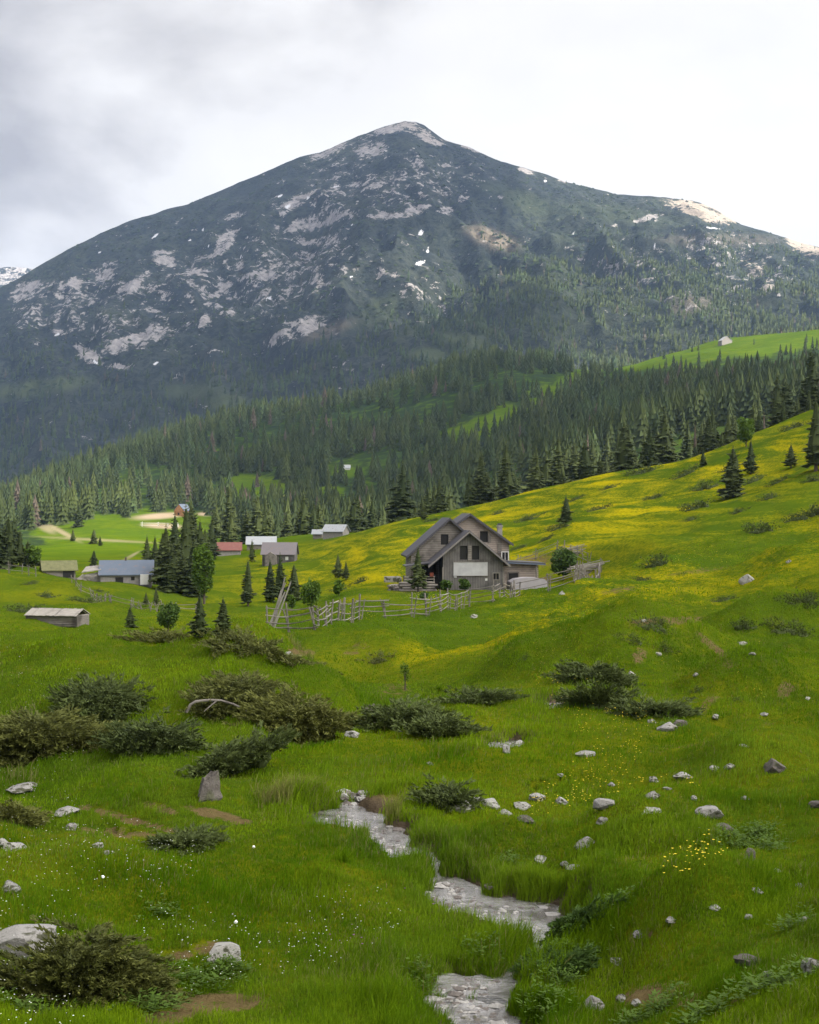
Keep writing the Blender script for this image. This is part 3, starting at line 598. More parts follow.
def juniper(px, py, wpx, hpx, seed, label, dens=1.0, mat='juniper', rz=0.0, depth=.75, name='juniper_shrub', cat='juniper', group=None, detail=True, lean=(0, 0), dmin=10.5):
    p = at(px, py, dmin); s = p.y/F; L = wpx*s*(.74 if px < 350 and py > 680 and py < 780 else .84); H = hpx*s*.58; Wd = max(L*depth*.72, H*1.0)
    area = wpx*hpx; fl = max(.075*(p.y/15)**.5 if p.y < 25 else .13, 3.4*s); ncl = int(min(1100, max(24, area*.075*dens*(1.5 if p.y < 20 else 1)))); per = 40 if p.y < 60 else 14
    if p.y < 20: per = 60
    o = empty(name, p-Vector((0, 0, .02+.10*H)), rz, label, cat, group)
    # follow the slope of the ground
    e = .5*max(.6, L*.4); tx = math.atan2(gz(p.x+e, p.y)-gz(p.x-e, p.y), 2*e); ty = math.atan2(gz(p.x, p.y+e)-gz(p.x, p.y-e), 2*e)
    o.rotation_euler = (max(-.4, min(.5, ty)), -max(-.5, min(.5, tx)), 0)
    link('foliage', juniper_mesh(seed, L, Wd, H, ncl, per, fl, M[mat], lean), o)
    if detail: link('branches', twigs_mesh(seed, L*.8, Wd*.8, H*.8), o)
    return o
def leafy(px, py, hpx, wpx, label, seed, mat='leafy', name='deciduous_tree', cat='deciduous tree', n=1500, dmin=10.5, group=None, lf=1.6):
    p = at(px, py, dmin); s = p.y/F; h = hpx*s; w = wpx*s; r = random.Random(seed)
    lob = [(0, 0, h*.55, w*.42, w*.42, h*.42)]+[(r.uniform(-.28, .28)*w, r.uniform(-.28, .28)*w, h*r.uniform(.3, .85), w*.24, w*.24, h*.17) for _ in range(8)]
    o = empty(name, p, 0, label, cat, group); link('crown', leaf_mesh(seed, lob, n, lf*s, M[mat]), o)
    b = MB(); b.tube([(0, 0, -.2), (.02*w, 0, h*.4), (0, 0, h*.8)], h*.022+.01, 6, .01)
    for k in range(4):
        a = r.uniform(0, 6.28); b.tube([(0, 0, h*.3), (math.cos(a)*w*.25, math.sin(a)*w*.25, h*.62)], h*.012+.006, 5, .005)
    b.build('trunk', M['bark'], o)
    return o
# ---- single trees: (px, base row, height px, variant, width, label)
ONE = [
 (733,497,50,2,1.15,'broad dark spruce standing alone on the right flower slope'),(751,474,34,0,1.0,'small spruce close behind the broad dark one on the right slope'),(816,471,72,1,1.3,'tall spruce cut by the right edge of the photo'),
 (703,466,16,4,1.2,'tiny young spruce at the top rim of the flower meadow'),(791,468,24,3,1.5,'ragged low spruce near the right edge below the forest rim'),
 (566,522,26,2,1.15,'lone little spruce in the middle of the yellow flower slope'),(423,520,19,0,1.1,'young spruce on the meadow crest above the farmhouse gable'),
 (418,592,45,3,1.0,'thin dark spruce beside the left porch of the farmhouse'),
 (248,606,46,1,1.05,'left spruce of the group in front of the grey barns'),(270,602,42,0,1.0,'second spruce of the group in front of the grey barns'),(280,600,46,1,1.0,'tallest middle spruce of the group in front of the grey barns'),(294,600,36,2,.95,'right spruce of the group in front of the grey barns'),
 (252,562,22,1,1.2,'small spruce hiding the corner of the grey barn'),(338,578,24,0,1.1,'left of two small spruces on the slope left of the farmhouse'),(346,580,19,3,1.1,'right of two small spruces on the slope left of the farmhouse'),
 (166,590,64,0,1.1,'tall dark spruce at the right corner of the blue roofed cabin'),(178,588,50,2,1.0,'dense spruce second from the blue roofed cabin'),(186,586,80,1,1.2,'tallest spruce of the clump right of the blue roofed cabin'),(194,596,56,4,1.1,'full spruce at the heart of the clump right of the blue roofed cabin'),(155,584,48,1,1.0,'slim spruce directly behind the blue roofed cabin'),
 (212,560,38,0,1.0,'dark spruce left of the red roofed barn'),(147,572,36,3,1.0,'spruce rising behind the ridge of the blue roofed cabin'),(200,582,62,3,.95,'pointed spruce behind the pale leafy tree of the clump'),(175,566,52,4,.9,'spruce at the back of the clump by the blue roofed cabin'),
 (200,638,45,0,1.05,'small spruce on the bank, middle of the row before the clump'),(223,636,38,2,1.1,'small bushy spruce at the right end of the row on the bank'),(156,606,19,1,1.3,'little dark spruce on the grass below the blue roofed cabin'),(146,606,14,3,1.2,'tiny sapling spruce left of the little dark one below the cabin'),
 (94,567,17,2,1.2,'small round spruce behind the pale boards of the collapsed shed'),(79,527,23,2,1.1,'spruce at the left edge of the sunlit clearing'),(73,541,12,4,1.1,'left little spruce of the pair in the clearing'),(94,544,15,2,1.2,'right little spruce of the pair in the clearing'),(100,546,10,0,1.3,'smallest spruce in the clearing, beside the right one of the pair'),
 (90,514,16,1,1,'spruce at the wood edge above the sunlit clearing'),
 (9,568,50,0,1.2,'tall dark spruce at the left edge of the photo'),(20,566,36,1,1.1,'spruce second from the left edge of the photo'),(37,566,18,4,1.2,'low spruce left of the mossy roofed shed'),(28,566,26,2,1.1,'spruce between the left edge pair and the low one by the shed'),(-6,570,62,2,1.1,'big spruce half outside the left edge of the photo'),
 (4,566,40,1,1.1,'narrow spruce wedged between the two tall ones at the left edge'),(14,560,44,3,1.1,'spruce behind the left edge group, its tip the second highest'),(-16,566,56,0,1.2,'spruce just outside the left edge of the photo'),
 (163,582,50,3,1.2,'spruce at the left rim of the dark clump, touching the cabin roof'),(172,592,46,2,1.1,'low full spruce at the front left of the dark clump'),(205,572,44,1,1.2,'spruce at the back right of the dark clump'),(183,594,40,0,1.3,'short wide spruce at the front of the dark clump'),(191,570,66,2,1.1,'high spruce in the second row of the dark clump'),
 (130,627,20,2,1.3,'small shrubby spruce right of the low log store'),
]
for i, (px, py, h, v, w, lab) in enumerate(ONE):
    dm = 10.5 if py > 575 and px > 140 or px > 350 else (205 if px < 60 and py < 572 else 10.5)
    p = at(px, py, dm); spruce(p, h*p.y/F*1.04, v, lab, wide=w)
leafy(204,604,62,26,'pale green leafy tree at the right side of the dark spruce clump',3,n=2600)
leafy(168,633,32,24,'rounded bushy sapling on the bank, left end of the row',4,'leafy_dark',n=1400)
leafy(746,447,30,18,'bright green leafy tree under the forest rim on the right',5,n=1200)
leafy(311,612,34,24,'light green leafy bush above the fence corner',6,n=1300)
leafy(339,596,16,12,'small leafy bush below the pair of small spruces',7,n=500)
leafy(292,610,15,9,'thin leafy sapling left of the light green bush',8,n=400)
leafy(563,580,34,30,'round dark green bush behind the fence right of the farmhouse',9,'leafy_dark',n=2200)
leafy(446,592,12,14,'left green shrub against the front wall of the farmhouse',10,'leafy_dark','leafy_shrub','shrub',500)
leafy(465,591,12,12,'right green shrub against the front wall of the farmhouse',11,'leafy_dark','leafy_shrub','shrub',500)
leafy(424,600,8,9,'low green shrub in front of the farmhouse porch',12,'leafy_dark','leafy_shrub','shrub',300)
leafy(33,567,22,18,'pale leafy tree beside the spruces at the left edge',13,n=700,dmin=205)
leafy(405,690,30,12,'thin sparse sapling above the streamside junipers',14,'leafy','deciduous_tree','deciduous tree',260,lf=1.0)

# ---- the tree belt behind the meadow crest, built tree by tree
BELT = ['dark spruce in the belt behind the yellow meadow, left of the farmhouse','dark spruce in the belt behind the meadow, straight above the farmhouse','dark spruce in the belt behind the meadow, right of the farmhouse chimney','tall spruce in the belt behind the highest part of the flower meadow']
BG = ['spruces of the belt left of the farmhouse','spruces of the belt above the farmhouse','spruces of the belt right of the chimney','spruces of the belt on the high meadow rim']
MARKS = [(250,'above the red roofed barn'),(285,'above the mauve roofed barn'),(318,'left of the stone crest hut'),(350,'above the stone crest hut'),(385,'just right of the stone crest hut'),(425,'left of the farmhouse gables'),(455,'above the left farmhouse gable'),(490,'above the right farmhouse gable'),(530,'right of the farmhouse chimney'),
 (575,'above the lone little spruce'),(620,'right of the lone little spruce'),(665,'where the yellow crest climbs steeply'),(705,'left of the tiny spruce at the rim'),(745,'above the broad dark slope spruce'),(785,'behind the bright green leafy tree'),(900,'by the right edge of the photo')]
def belt_label(px, q, hh):
    w = [t for a, t in MARKS if px < a][0]; row = 'front' if q < 1.17 else 'middle' if q < 1.36 else 'rear'; sz = 'tall' if hh > 14 else 'medium' if hh > 10.5 else 'short'
    return f'{sz} {row} row belt spruce {w}', 'belt spruces '+w
def belt():
    r = random.Random(5); n = 0; pts = []; made = {}
    tries = 0
    while n < 250 and tries < 6000:
        tries += 1; px = r.uniform(212, 840); lc = np.interp(px, [212,300,400,500,600,700,819,840], [375,388,342,322,300,281,280,280])
        d = lc*r.uniform(1.02, 1.75)
        if 690 < px < 840 and r.random() < .1: continue
        x = (px-CX)/F*d
        if any((x-a)**2+(d-b)**2 < 4.2**2 for a, b in pts): continue
        hh = r.choice([9, 12, 14, 15, 17, 18, 19, 20]) * np.interp(px, [212,400,520,600,819], [.86,.74,.80,.98,.98])
        if px > 560 and d < lc*1.10: hh *= .6
        if px < 350 and d < 400: continue
        pts.append((x, d)); n += 1; hh *= (.78 if px > 640 else 1)*r.choice([.75,.9,1,1,1.1]); k = 0 if px < 385 else 1 if px < 500 else 2 if px < 650 else 3
        lab, grp = belt_label(px, d/lc, hh); dead = r.random() < .03; lab = lab.replace(lab.split()[0], 'dead grey') if dead else lab; o = spruce(Vector((x, d, gz(x, d))), hh, r.randrange(5), lab, grp, wide=r.uniform(.85, 1.15), parts=(n % 3 == 0 and hh > 15)); made.setdefault(lab, []).append((px, o))
        if dead: o.children[0].data = SNAG; o.scale[0] *= .7; o.scale[1] *= .7
    words = ['first','second','third','fourth','fifth','sixth','seventh','eighth','ninth','tenth']
    for lab, L in made.items():
        if len(L) > 1:
            for k_, (_, o) in enumerate(sorted(L, key=lambda q: q[0])): o['label'] = lab+', '+words[min(k_, 9)]+' from left'
belt()
# ---- far woods: one object each
def far_tree(nseg, lev):
    V = []; Fa = []
    for k in range(lev):
        f = k/lev; z0 = f*.96-.02; z1 = min(1.0, z0+1.55/lev+.05); r0 = .5*(1-f)**.8
        b = len(V); V.append((0, 0, z1))
        for s in range(nseg*2):
            a = s*math.pi/nseg+k*.7; q = r0*(1 if s % 2 == 0 else .50); V.append((math.cos(a)*q, math.sin(a)*q, z0+(0 if s % 2 == 0 else .035)))
        Fa += [(b, b+1+s, b+1+(s+1) % (nseg*2)) for s in range(nseg*2)]
    return np.array(V), np.array(Fa)
def wood(name, P, H, Wd, tint, dry, label, seed, nseg=4, lev=5, mat='forest'):
    g = np.random.default_rng(seed); tv, tf = far_tree(nseg, lev); n = len(P); k = len(tv)
    a = g.uniform(0, 6.28, n); c, s = np.cos(a), np.sin(a)
    jit = 1+g.uniform(-.28, .28, (n, k)); X = tv[None, :, 0]*jit; Y = tv[None, :, 1]*jit
    V = np.stack([(X*c[:, None]-Y*s[:, None])*Wd[:, None], (X*s[:, None]+Y*c[:, None])*Wd[:, None], tv[None, :, 2]*H[:, None]+np.zeros((n, k))], -1)
    V[..., 0] += (g.normal(size=n)*.02*H)[:, None]*tv[None, :, 2]
    V += P[:, None, :]; Fa = (tf[None]+(np.arange(n)*k)[:, None, None]).reshape(-1, 3)
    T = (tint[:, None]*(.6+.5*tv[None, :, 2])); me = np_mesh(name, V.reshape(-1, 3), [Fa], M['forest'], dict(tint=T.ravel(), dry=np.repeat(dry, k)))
    return tag(link(name, me), label, 'forest', kind='stuff')
def hill_forest():
    g = np.random.default_rng(21); n = 16000; px = g.uniform(-140, 980, n); d = np.exp(g.uniform(math.log(560), math.log(1620), n)); x = (px-CX)/F*d; z = ground(x, d); py = CY-F*z/d
    dens = 1-CLEAR(px, py)*np.where(d < 900, 1.0, .93)
    dens *= np.where((px < 205) & (d < 690), sm(-30, -5, -px)*.0+.0, 1)          # valley meadow
    dens *= np.where((px < 260) & (d < 700), .0, 1)
    dens *= np.where(d < 640, .75, 1)*(.12+1.25*sm(-.45, .15, fbm(x/85, d/120, 4, 5)))
    dens *= np.where((px > 600) & (py < 380) & (d > 1000), .34, 1)
    dens *= np.interp(d, [430, 1000, 1500, 1620], [.42, .66, .85, .85])*1.0
    k = g.random(n) < dens; px, d, x, z, py = px[k], d[k], x[k], z[k], py[k]; n = len(px)
    H = g.uniform(10, 21, n)*np.where((px > 600) & (py < 385), .62, 1); Wd = H*g.uniform(.34, .52, n)
    t = np.clip(g.normal(.36, .27, n)+.35*((px < 150) & (px > 60) & (d < 1010)), 0, 1); dry = (g.random(n) < .025)*.8
    print('hill trees', n)
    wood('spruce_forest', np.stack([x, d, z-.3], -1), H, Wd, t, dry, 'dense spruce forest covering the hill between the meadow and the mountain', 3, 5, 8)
hill_forest()
def mountain_forest():
    g = np.random.default_rng(22); n = 40000; px = g.uniform(-120, 960, n); d = np.exp(g.uniform(math.log(1650), math.log(3960), n)); x = (px-CX)/F*d; z = ground(x, d); py = CY-F*z/d
    line = np.interp(px, [-120,0,60,100,200,300,400,450,500,600,700,819,960], [340,345,362,372,362,352,318,290,270,242,238,250,270])+14*fbm(px/40, py/30, 3, 4)
    dens = sm(-10, 22, py-line)*.78+.05*sm(-90, -10, py-line)
    dens *= 1-.93*ell(px, py, [(35,388,55,9,-8),(195,392,30,8),(225,402,20,8),(466,342,26,8,10),(430,355,20,7),(694,305,20,9),(753,267,12,8),(766,288,8,9),(691,254,10,5),(704,211,42,9,14),(804,247,24,9,30),(88,355,16,8,30),(135,341,30,9,-15),(288,333,28,8,-25),(380,310,30,9,-30,.7)])
    dens *= .60+.65*sm(-.4, .35, fbm(x/170, d/260, 3, 15))
    k = g.random(n) < dens*np.where(px > 430, .95, .68); x, d, z, py, px = x[k], d[k], z[k], py[k], px[k]; n = len(x)
    H = g.uniform(11, 24, n)*np.interp(d, [1650, 3000, 3900], [1, 1, .55]); Wd = H*g.uniform(.34, .50, n); t = np.clip(g.normal(.34, .30, n)+.65*sm(400, 560, px), 0, 1.8); dry = (g.random(n) < .03)*.7  # trees of the right flank tinted lighter, painting in the sunlight on that side
    print('mountain trees', n)
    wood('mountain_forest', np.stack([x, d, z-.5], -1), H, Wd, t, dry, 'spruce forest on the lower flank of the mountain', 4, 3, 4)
    # dwarf pine cushions above the tree line
    n = 9000; px = g.uniform(-60, 900, n); d = np.exp(g.uniform(math.log(2700), math.log(3985), n)); x = (px-CX)/F*d; z = ground(x, d); py = CY-F*z/d
    k = g.random(n) < (1-ell(px, py, ROCK))*(1-ell(px, py, SNOW))*.8; x, d, z = x[k], d[k], z[k]; n = len(x)
    wood('dwarf_pine_scrub', np.stack([x, d, z-.6], -1), g.uniform(2.5, 5.5, n), g.uniform(7, 18, n), np.clip(g.normal(.10, .15, n), 0, 1), np.zeros(n), 'dark dwarf pine scrub on the upper mountain', 5, 4, 2)
mountain_forest()
# ------------------------------------------------------------------ buildings
def gable(name_w, wall_mat, roof_mat, parent, x0, x1, y0, y1, ridge_x, zr, zl, zr_e, base=-1.2, over=.45, fo=.5, th=.16, trim=None, holes=(), over_left=None):
    """gabled block: ridge runs along y; walls butt under the roof slabs. holes: (x, z, w, h) openings cut in the front wall"""
    def roof_z(x):
        return zr-(zr-zl)*(ridge_x-x)/(ridge_x-x0) if x < ridge_x else zr-(zr-zr_e)*(x-ridge_x)/(x1-ridge_x)
    wx0, wx1 = x0+(over_left or over), x1-over; b = MB(); t = .05
    prof = [(wx0, base), (wx1, base), (wx1, roof_z(wx1)-t), (ridge_x, zr-t), (wx0, roof_z(wx0)-t)]
    if not holes: b.prism(prof, y0+fo, y1-fo)
    else:
        b.prism(prof, y0+fo+.30, y1-fo)                      # body, then a front leaf with openings built from strips
        xs = sorted({wx0, wx1, ridge_x} | {h[0]-h[2]/2 for h in holes} | {h[0]+h[2]/2 for h in holes})
        for a, c in zip(xs[:-1], xs[1:]):
            hs = sorted([(h[1]-h[3]/2, h[1]+h[3]/2) for h in holes if h[0]-h[2]/2 <= (a+c)/2 <= h[0]+h[2]/2]); z = base
            for lo, hi in hs:
                b.prism([(a, z), (c, z), (c, lo), (a, lo)], y0+fo, y0+fo+.297); z = hi
            b.prism([(a, z), (c, z), (c, roof_z(c)-t), (a, roof_z(a)-t)], y0+fo, y0+fo+.297)
    b.build(name_w, wall_mat, parent)
    r = MB()
    r.prism([(x0, zl), (ridge_x, zr), (ridge_x, zr+th), (x0-.05, zl+th)], y0, y1)
    r.prism([(ridge_x+.002, zr), (x1, zr_e), (x1+.05, zr_e+th), (ridge_x+.002, zr+th)], y0, y1)
    ro = r.build('roof', roof_mat, parent)
    if trim:
        q = MB(); e = .03
        q.prism([(x0-.04, zl-.10), (ridge_x, zr-.10), (ridge_x, zr+.12), (x0-.06, zl+.12)], y0-e-.03, y0-.004)
        q.prism([(ridge_x+.002, zr-.10), (x1+.04, zr_e-.10), (x1+.06, zr_e+.12), (ridge_x+.002, zr+.12)], y0-e-.03, y0-.004)
        q.build('verge_board', trim, ro)
    return ro
def window(parent, x, y, z, w, h, frame=None, glass='dark', name='window'):
    b = MB(); b.box((x, y+.16, z), (w-.01, .04, h-.01)); o = b.build(name, M[glass], parent)
    if frame:
        f = MB(); t = .09
        f.box((x, y-.02, z+h/2+t/2), (w+2*t, .07, t)); f.box((x, y-.025, z-h/2-t/2), (w+2*t, .09, t)); f.box((x-w/2-t/2, y-.02, z), (t, .07, h-.004)); f.box((x+w/2+t/2, y-.02, z), (t, .07, h-.004)); f.box((x, y+.02, z), (.05, .05, h-.01))
        f.build('window_frame', M[frame], o)
    return o
def farmhouse():
    p = at(469, 590); k = p.y/F; print('farmhouse', p)
    h = empty('farmhouse', p, math.radians(5), 'grey wooden farmhouse with three gables and unglazed windows on the meadow', 'farmhouse')
    h.scale = (k/.1006,)*3
    # rear house, left wing, front wing
    gable('wall', M['tan_boards'], M['roof_dark'], h, -3.6, 5.35, 5.4, 12.5, .85, 7.55, 4.4, 4.35, holes=((2.35,5.25,.85,1.15),), over=.35, trim=M['roof_dark'])
    window(h, 2.35, 5.9, 5.25, .85, 1.15); window(h, 4.55, 5.68, 3.2, .62, .85, 'white', name='window')
    b = MB(); b.box((4.0, 5.86, 4.2), (.42, .05, 1.5)); b.build('shutter', M['brown_boards'], h)
    b = MB(); b.box((2.95, 5.85, 5.0), (.3, .05, .8)); b.build('shutter', M['old_wood'], h)
    b = MB(); b.box((4.35, 8.2, 5.1), (.50, .50, 2.4)); b.box((4.35, 8.2, 6.35), (.64, .64, .14)); c = b.build('chimney', M['stone_wall'], h)
    b = MB(); b.box((4.35, 8.2, 6.53), (.4, .4, .2)); b.build('chimney_cap', M['roof_dark'], c)
    gable('wall', M['brown_boards'], M['roof_dark'], h, -5.95, 2.95, 3.6, 11.0, -1.5, 7.1, 3.15, 3.15, holes=((-2.0,5.0,.8,1.05),), trim=M['roof_dark'])
    window(h, -2.0, 4.1, 5.0, .8, 1.05)
    gable('wall', M['grey_boards'], M['roof_dark'], h, -4.1, 4.1, -.5, 4.05, 0, 5.85, 2.35, 2.35, over=.6, over_left=1.45, fo=.5, trim=M['trim'], holes=((-.55,3.75,.74,1.40),(.68,3.75,.74,1.40),(2.75,1.35,.55,.62)))
    window(h, -.55, 0, 3.75, .74, 1.40); window(h, .68, 0, 3.75, .74, 1.40); window(h, 2.75, 0, 1.35, .55, .62, 'old_wood')
    b = MB(); b.box((.065, -.04, 3.74), (.34, .06, 1.5)); b.build('window_post', M['brown_boards'], h)
    b = MB(); b.box((.15, -.035, 2.12), (3.45, .06, 1.42)); b.box((-1.40, -.037, 1.35), (.3, .06, .2)); pl = b.build('plaster_panel', M['plaster'], h)
    b = MB()
    for z in (1.42, 2.82): b.box((.15, -.07, z), (3.5, .05, .05))
    b.build('batten', M['old_wood'], pl)
    b = MB(); b.box((-2.63, -.03, .6), (.16, .1, 3.4)); b.build('corner_post', M['old_wood'], h); b = MB(); b.box((3.49, -.03, .6), (.16, .1, 3.4)); b.build('corner_post', M['old_wood'], h)
    b = MB(); b.box((1.75, -.03, 1.05), (.22, .04, .22)); b.build('wall_plate', M['white'], h)
    # lean-to on the right
    b = MB(); b.prism([(3.35, -1.2), (7.6, -1.2), (7.6, 2.35), (3.35, 2.6)], 3.0, 7.0); b.build('lean_to_wall', M['tan_boards'], h)
    b = MB(); b.prism([(3.3, 2.66), (8.2, 2.42), (8.2, 2.62), (3.3, 2.86)], 2.4, 7.2); r = b.build('lean_to_roof', M['roof_dark'], h)
    b = MB(); b.prism([(3.3, 2.62), (8.25, 2.38), (8.25, 2.50), (3.3, 2.74)], 2.34, 2.397); b.build('gutter', M['roof_blue'], r)
    b = MB(); b.box((5.0, 2.98, .55), (.95, .05, 2.0)); d = b.build('door', M['dark'], h)
    b = MB(); b.box((4.46, 2.96, .6), (.1, .08, 2.2)); b.box((5.54, 2.96, .6), (.1, .08, 2.2)); b.box((5.0, 2.95, 1.66), (1.1, .08, .1)); b.build('door_frame', M['old_wood'], d)
    for x in (3.8, 7.3):
        b = MB(); b.tube([(x, 2.55, -1), (x, 2.55, 2.6)], .08, 6); b.build('roof_post', M['old_wood'], h)
    # porch at the left with rails
    b = MB(); b.box((-4.9, 1.9, .30), (2.9, 3.2, .16)); b.build('porch_deck', M['old_wood'], h)
    for x, y in ((-6.3,.4),(-5.3,.4),(-4.3,.4),(-3.5,.4),(-6.3,2),(-6.3,3.4)):
        b = MB(); b.tube([(x, y, -1.2), (x, y, 1.35)], .07, 6, wob=.1); b.build('porch_post', M['old_wood'], h)
    for z in (.75, 1.05, 1.3):
        b = MB(); b.tube([(-6.5, .35, z), (-3.4, .35, z+.04)], .05, 6, wob=.15); b.build('porch_rail', M['pale_wood'], h)
    b = MB(); b.prism([(-6.4, 2.35), (-3.3, 2.75), (-3.3, 2.85), (-6.4, 2.45)], .3, 3.6); b.build('porch_roof', M['roof_dark'], h)
    b = MB(); b.box((-4.0, 3.57, 1.5), (2.0, .05, 1.9)); b.build('porch_dark_sheet', M['dark'], h)  # flat dark sheet at the back of the porch
    return h
FH = farmhouse()
from mathutils import Matrix
FM = Matrix.Translation(FH.location) @ Matrix.Rotation(math.radians(5), 4, 'Z') @ Matrix.Scale(FH.scale[0], 4)
def fh(x, y, z=0): return FM @ Vector((x, y, z))
def on_ground(v, dz=0): return Vector((v.x, v.y, gz(v.x, v.y)+dz))
# log pile, tarpaulin, cloth by the house
def log_pile(p, rz, nx, nz, L, r, label, mat='old_wood'):
    o = empty('log_pile', p, rz, label, 'log pile'); g = random.Random(3)
    for k in range(nz):
        for i in range(nx-k % 2-k//2):
            b = MB(); y = (i-(nx-k)/2)*r*2.02; b.tube([(-L/2+g.uniform(-.25,.25), y+g.uniform(-.03,.03), r+k*r*1.75), (L/2+g.uniform(-.3,.3), y, r+k*r*1.75+g.uniform(-.02,.04))], r*g.uniform(.7,1.05), 8, wob=.06); b.build('log', M[mat], o)
log_pile(on_ground(fh(-5.3, -.9), -.1), math.radians(8), 6, 4, 3.4, .14, 'stack of grey logs below the farmhouse porch')
log_pile(on_ground(fh(-7.6, .6), -.1), math.radians(75), 5, 3, 1.8, .12, 'small stack of short logs left of the farmhouse porch')
b = MB(); V, Fa = ICO2; pr = [(-1.6, -.2), (1.6, -.2), (1.62, .55), (1.3, .95), (.6, 1.12), (-.3, 1.15), (-1.1, 1.02), (-1.6, .7)]
b.prism(pr, -.8, .8); o = b.build('tarpaulin_cover', M['tarp'], None); o.location = on_ground(fh(6.1, .8), .15); o.rotation_euler = (0, 0, math.radians(10)); o.scale = (1.25, 1, .95)
tag(o, 'grey tarpaulin over a humped stack in front of the lean-to', 'tarpaulin')
b = MB(); n = 8
for i in range(n): b.box((i*.045-.16, .03*math.sin(i*1.9), -.2+.02*math.cos(i*2.2)), (.05, .04, .36+.03*(i % 3)), rz=.2*math.sin(i))
o = b.build('hanging_cloth', M['red'], None); o.location = fh(-3.75, -.02+.25, 1.75); tag(o, 'red cloth hanging on the porch rail of the farmhouse', 'cloth')

def simple_barn(name, px, py, wpx, hpx, eave, depth, wall, roof, label, cat, rz=0.0, side='front', over=.35, rise=None, dmin=10.5, extras=None, door=True, ridge_front=False, vis='roof'):
    """barn whose ridge runs across the view unless ridge_front; hpx total height, eave = share of the height that is wall"""
    p = at(px, py, dmin); s = p.y/F; Wm = wpx*s; H = hpx*s; o = empty(name, p-Vector((0, 0, .1)), rz, label, cat)
    he = H*eave; D = depth*Wm; b = MB()
    if ridge_front:
        gable('wall', M[wall], M[roof], o, -Wm/2, Wm/2, -.3, D, 0, H, he, he, over=over, fo=.3, th=.12)
    else:
        b.prism([(-Wm/2+over, -1), (Wm/2-over, -1), (Wm/2-over, he-.03), (-Wm/2+over, he-.03)], .35, D-.35)
        m = D/2; b2 = []
        for x in (-Wm/2+over, Wm/2-over):                     # gable triangles
            xa, xb = (x, x+.2) if x < 0 else (x-.2, x); b.add([(xa, .35, he-.03), (xa, D-.35, he-.03), (xa, m, H-.12), (xb, .35, he-.03), (xb, D-.35, he-.03), (xb, m, H-.12)], [(0,2,1),(3,4,5),(0,3,5,2),(1,2,5,4),(0,1,4,3)])
        b.build('wall', M[wall], o)
        r = MB(); th = .12; Wl, Wr = -Wm/2, Wm/2; g = random.Random(int(px))
        r.add([(Wl, 0, he-.15), (Wr, 0, he-.15), (Wr, m, H-th), (Wl, m, H-th), (Wl, 0, he-.03), (Wr, 0, he-.03), (Wr, m, H), (Wl, m, H)], [(0,1,2,3),(4,7,6,5),(0,4,5,1),(1,5,6,2),(2,6,7,3),(3,7,4,0)])
        r.add([(Wl, D, he-.15), (Wr, D, he-.15), (Wr, m+.003, H-th), (Wl, m+.003, H-th), (Wl, D, he-.03), (Wr, D, he-.03), (Wr, m+.003, H), (Wl, m+.003, H)], [(0,3,2,1),(4,5,6,7),(0,1,5,4),(1,2,6,5),(2,3,7,6),(3,0,4,7)])
        r.build('roof', M[roof], o)
    if door:
        b = MB(); b.box((-Wm*.12, .32 if not ridge_front else -.03, he*.35), (Wm*.14, .06, he*.7)); b.build('door', M['dark'], o)
    return o, Wm, H, he, D
# blue roofed cabin
o, w, h_, he, D = simple_barn('cabin', 126, 583, 55, 23, .40, .75, 'stone_wall', 'roof_blue', 'cabin with a blue grey roof below the left hillside', 'cabin', rz=math.radians(9), dmin=120)
b = MB(); b.box((w*.33, -.25, he*.45), (w*.15, .5, he*1.1)); b.build('porch', M['white'], o)
b = MB(); b.box((-w*.02, D*.5, h_+.15), (.25, .25, .5)); b.build('stove_pipe', M['bark'], o)
b = MB(); b.box((w*.12, .32, he*.55), (.5, .06, .5)); b.build('window', M['dark'], o)
# collapsed shed of pale boards
p = at(92, 581, 120); s = p.y/F; o = empty('collapsed_shed', p, .1, 'half collapsed shed of pale broken boards beside the cabin', 'shed'); g = random.Random(9)
b = MB(); b.prism([(-9*s, -.6), (9*s, -.6), (9*s, 9*s), (-9*s, 6*s)], 0, 2.2); b.build('wall', M['stone_wall'], o)
b = MB(); b.add([(-10*s, -.3, 8*s), (9*s, -.3, 11*s), (9.5*s, 2.6, 15*s), (-8*s, 2.6, 13*s), (-10*s, -.3, 8.8*s), (9*s, -.3, 11.8*s), (9.5*s, 2.6, 15.8*s), (-8*s, 2.6, 13.8*s)], [(0,3,2,1),(4,5,6,7),(0,1,5,4),(1,2,6,5),(2,3,7,6),(3,0,4,7)]); b.build('roof', M['pale_wood'], o)
for k in range(9):
    x = g.uniform(-13, 6)*s; b = MB(); b.box((x, -.6, g.uniform(1, 6)*s), (g.uniform(.8, 1.8), .06, .2), ry=g.uniform(-.9, .9), rz=g.uniform(-.4, .4)); b.build('plank', M['pale_wood'], o)
# mossy shed, gable to the viewer, roof slope seen from the left
o, w, h_, he, D = simple_barn('mossy_shed', 60, 577, 36, 17, .45, .5, 'brown_boards', 'roof_moss', 'old shed with a mossy green brown roof beside the collapsed shed', 'shed', rz=math.radians(22), dmin=120, door=False)
b = MB(); b.box((w*.24, .30, he*.4), (w*.30, .06, he*.85)); b.build('door', M['dark'], o)
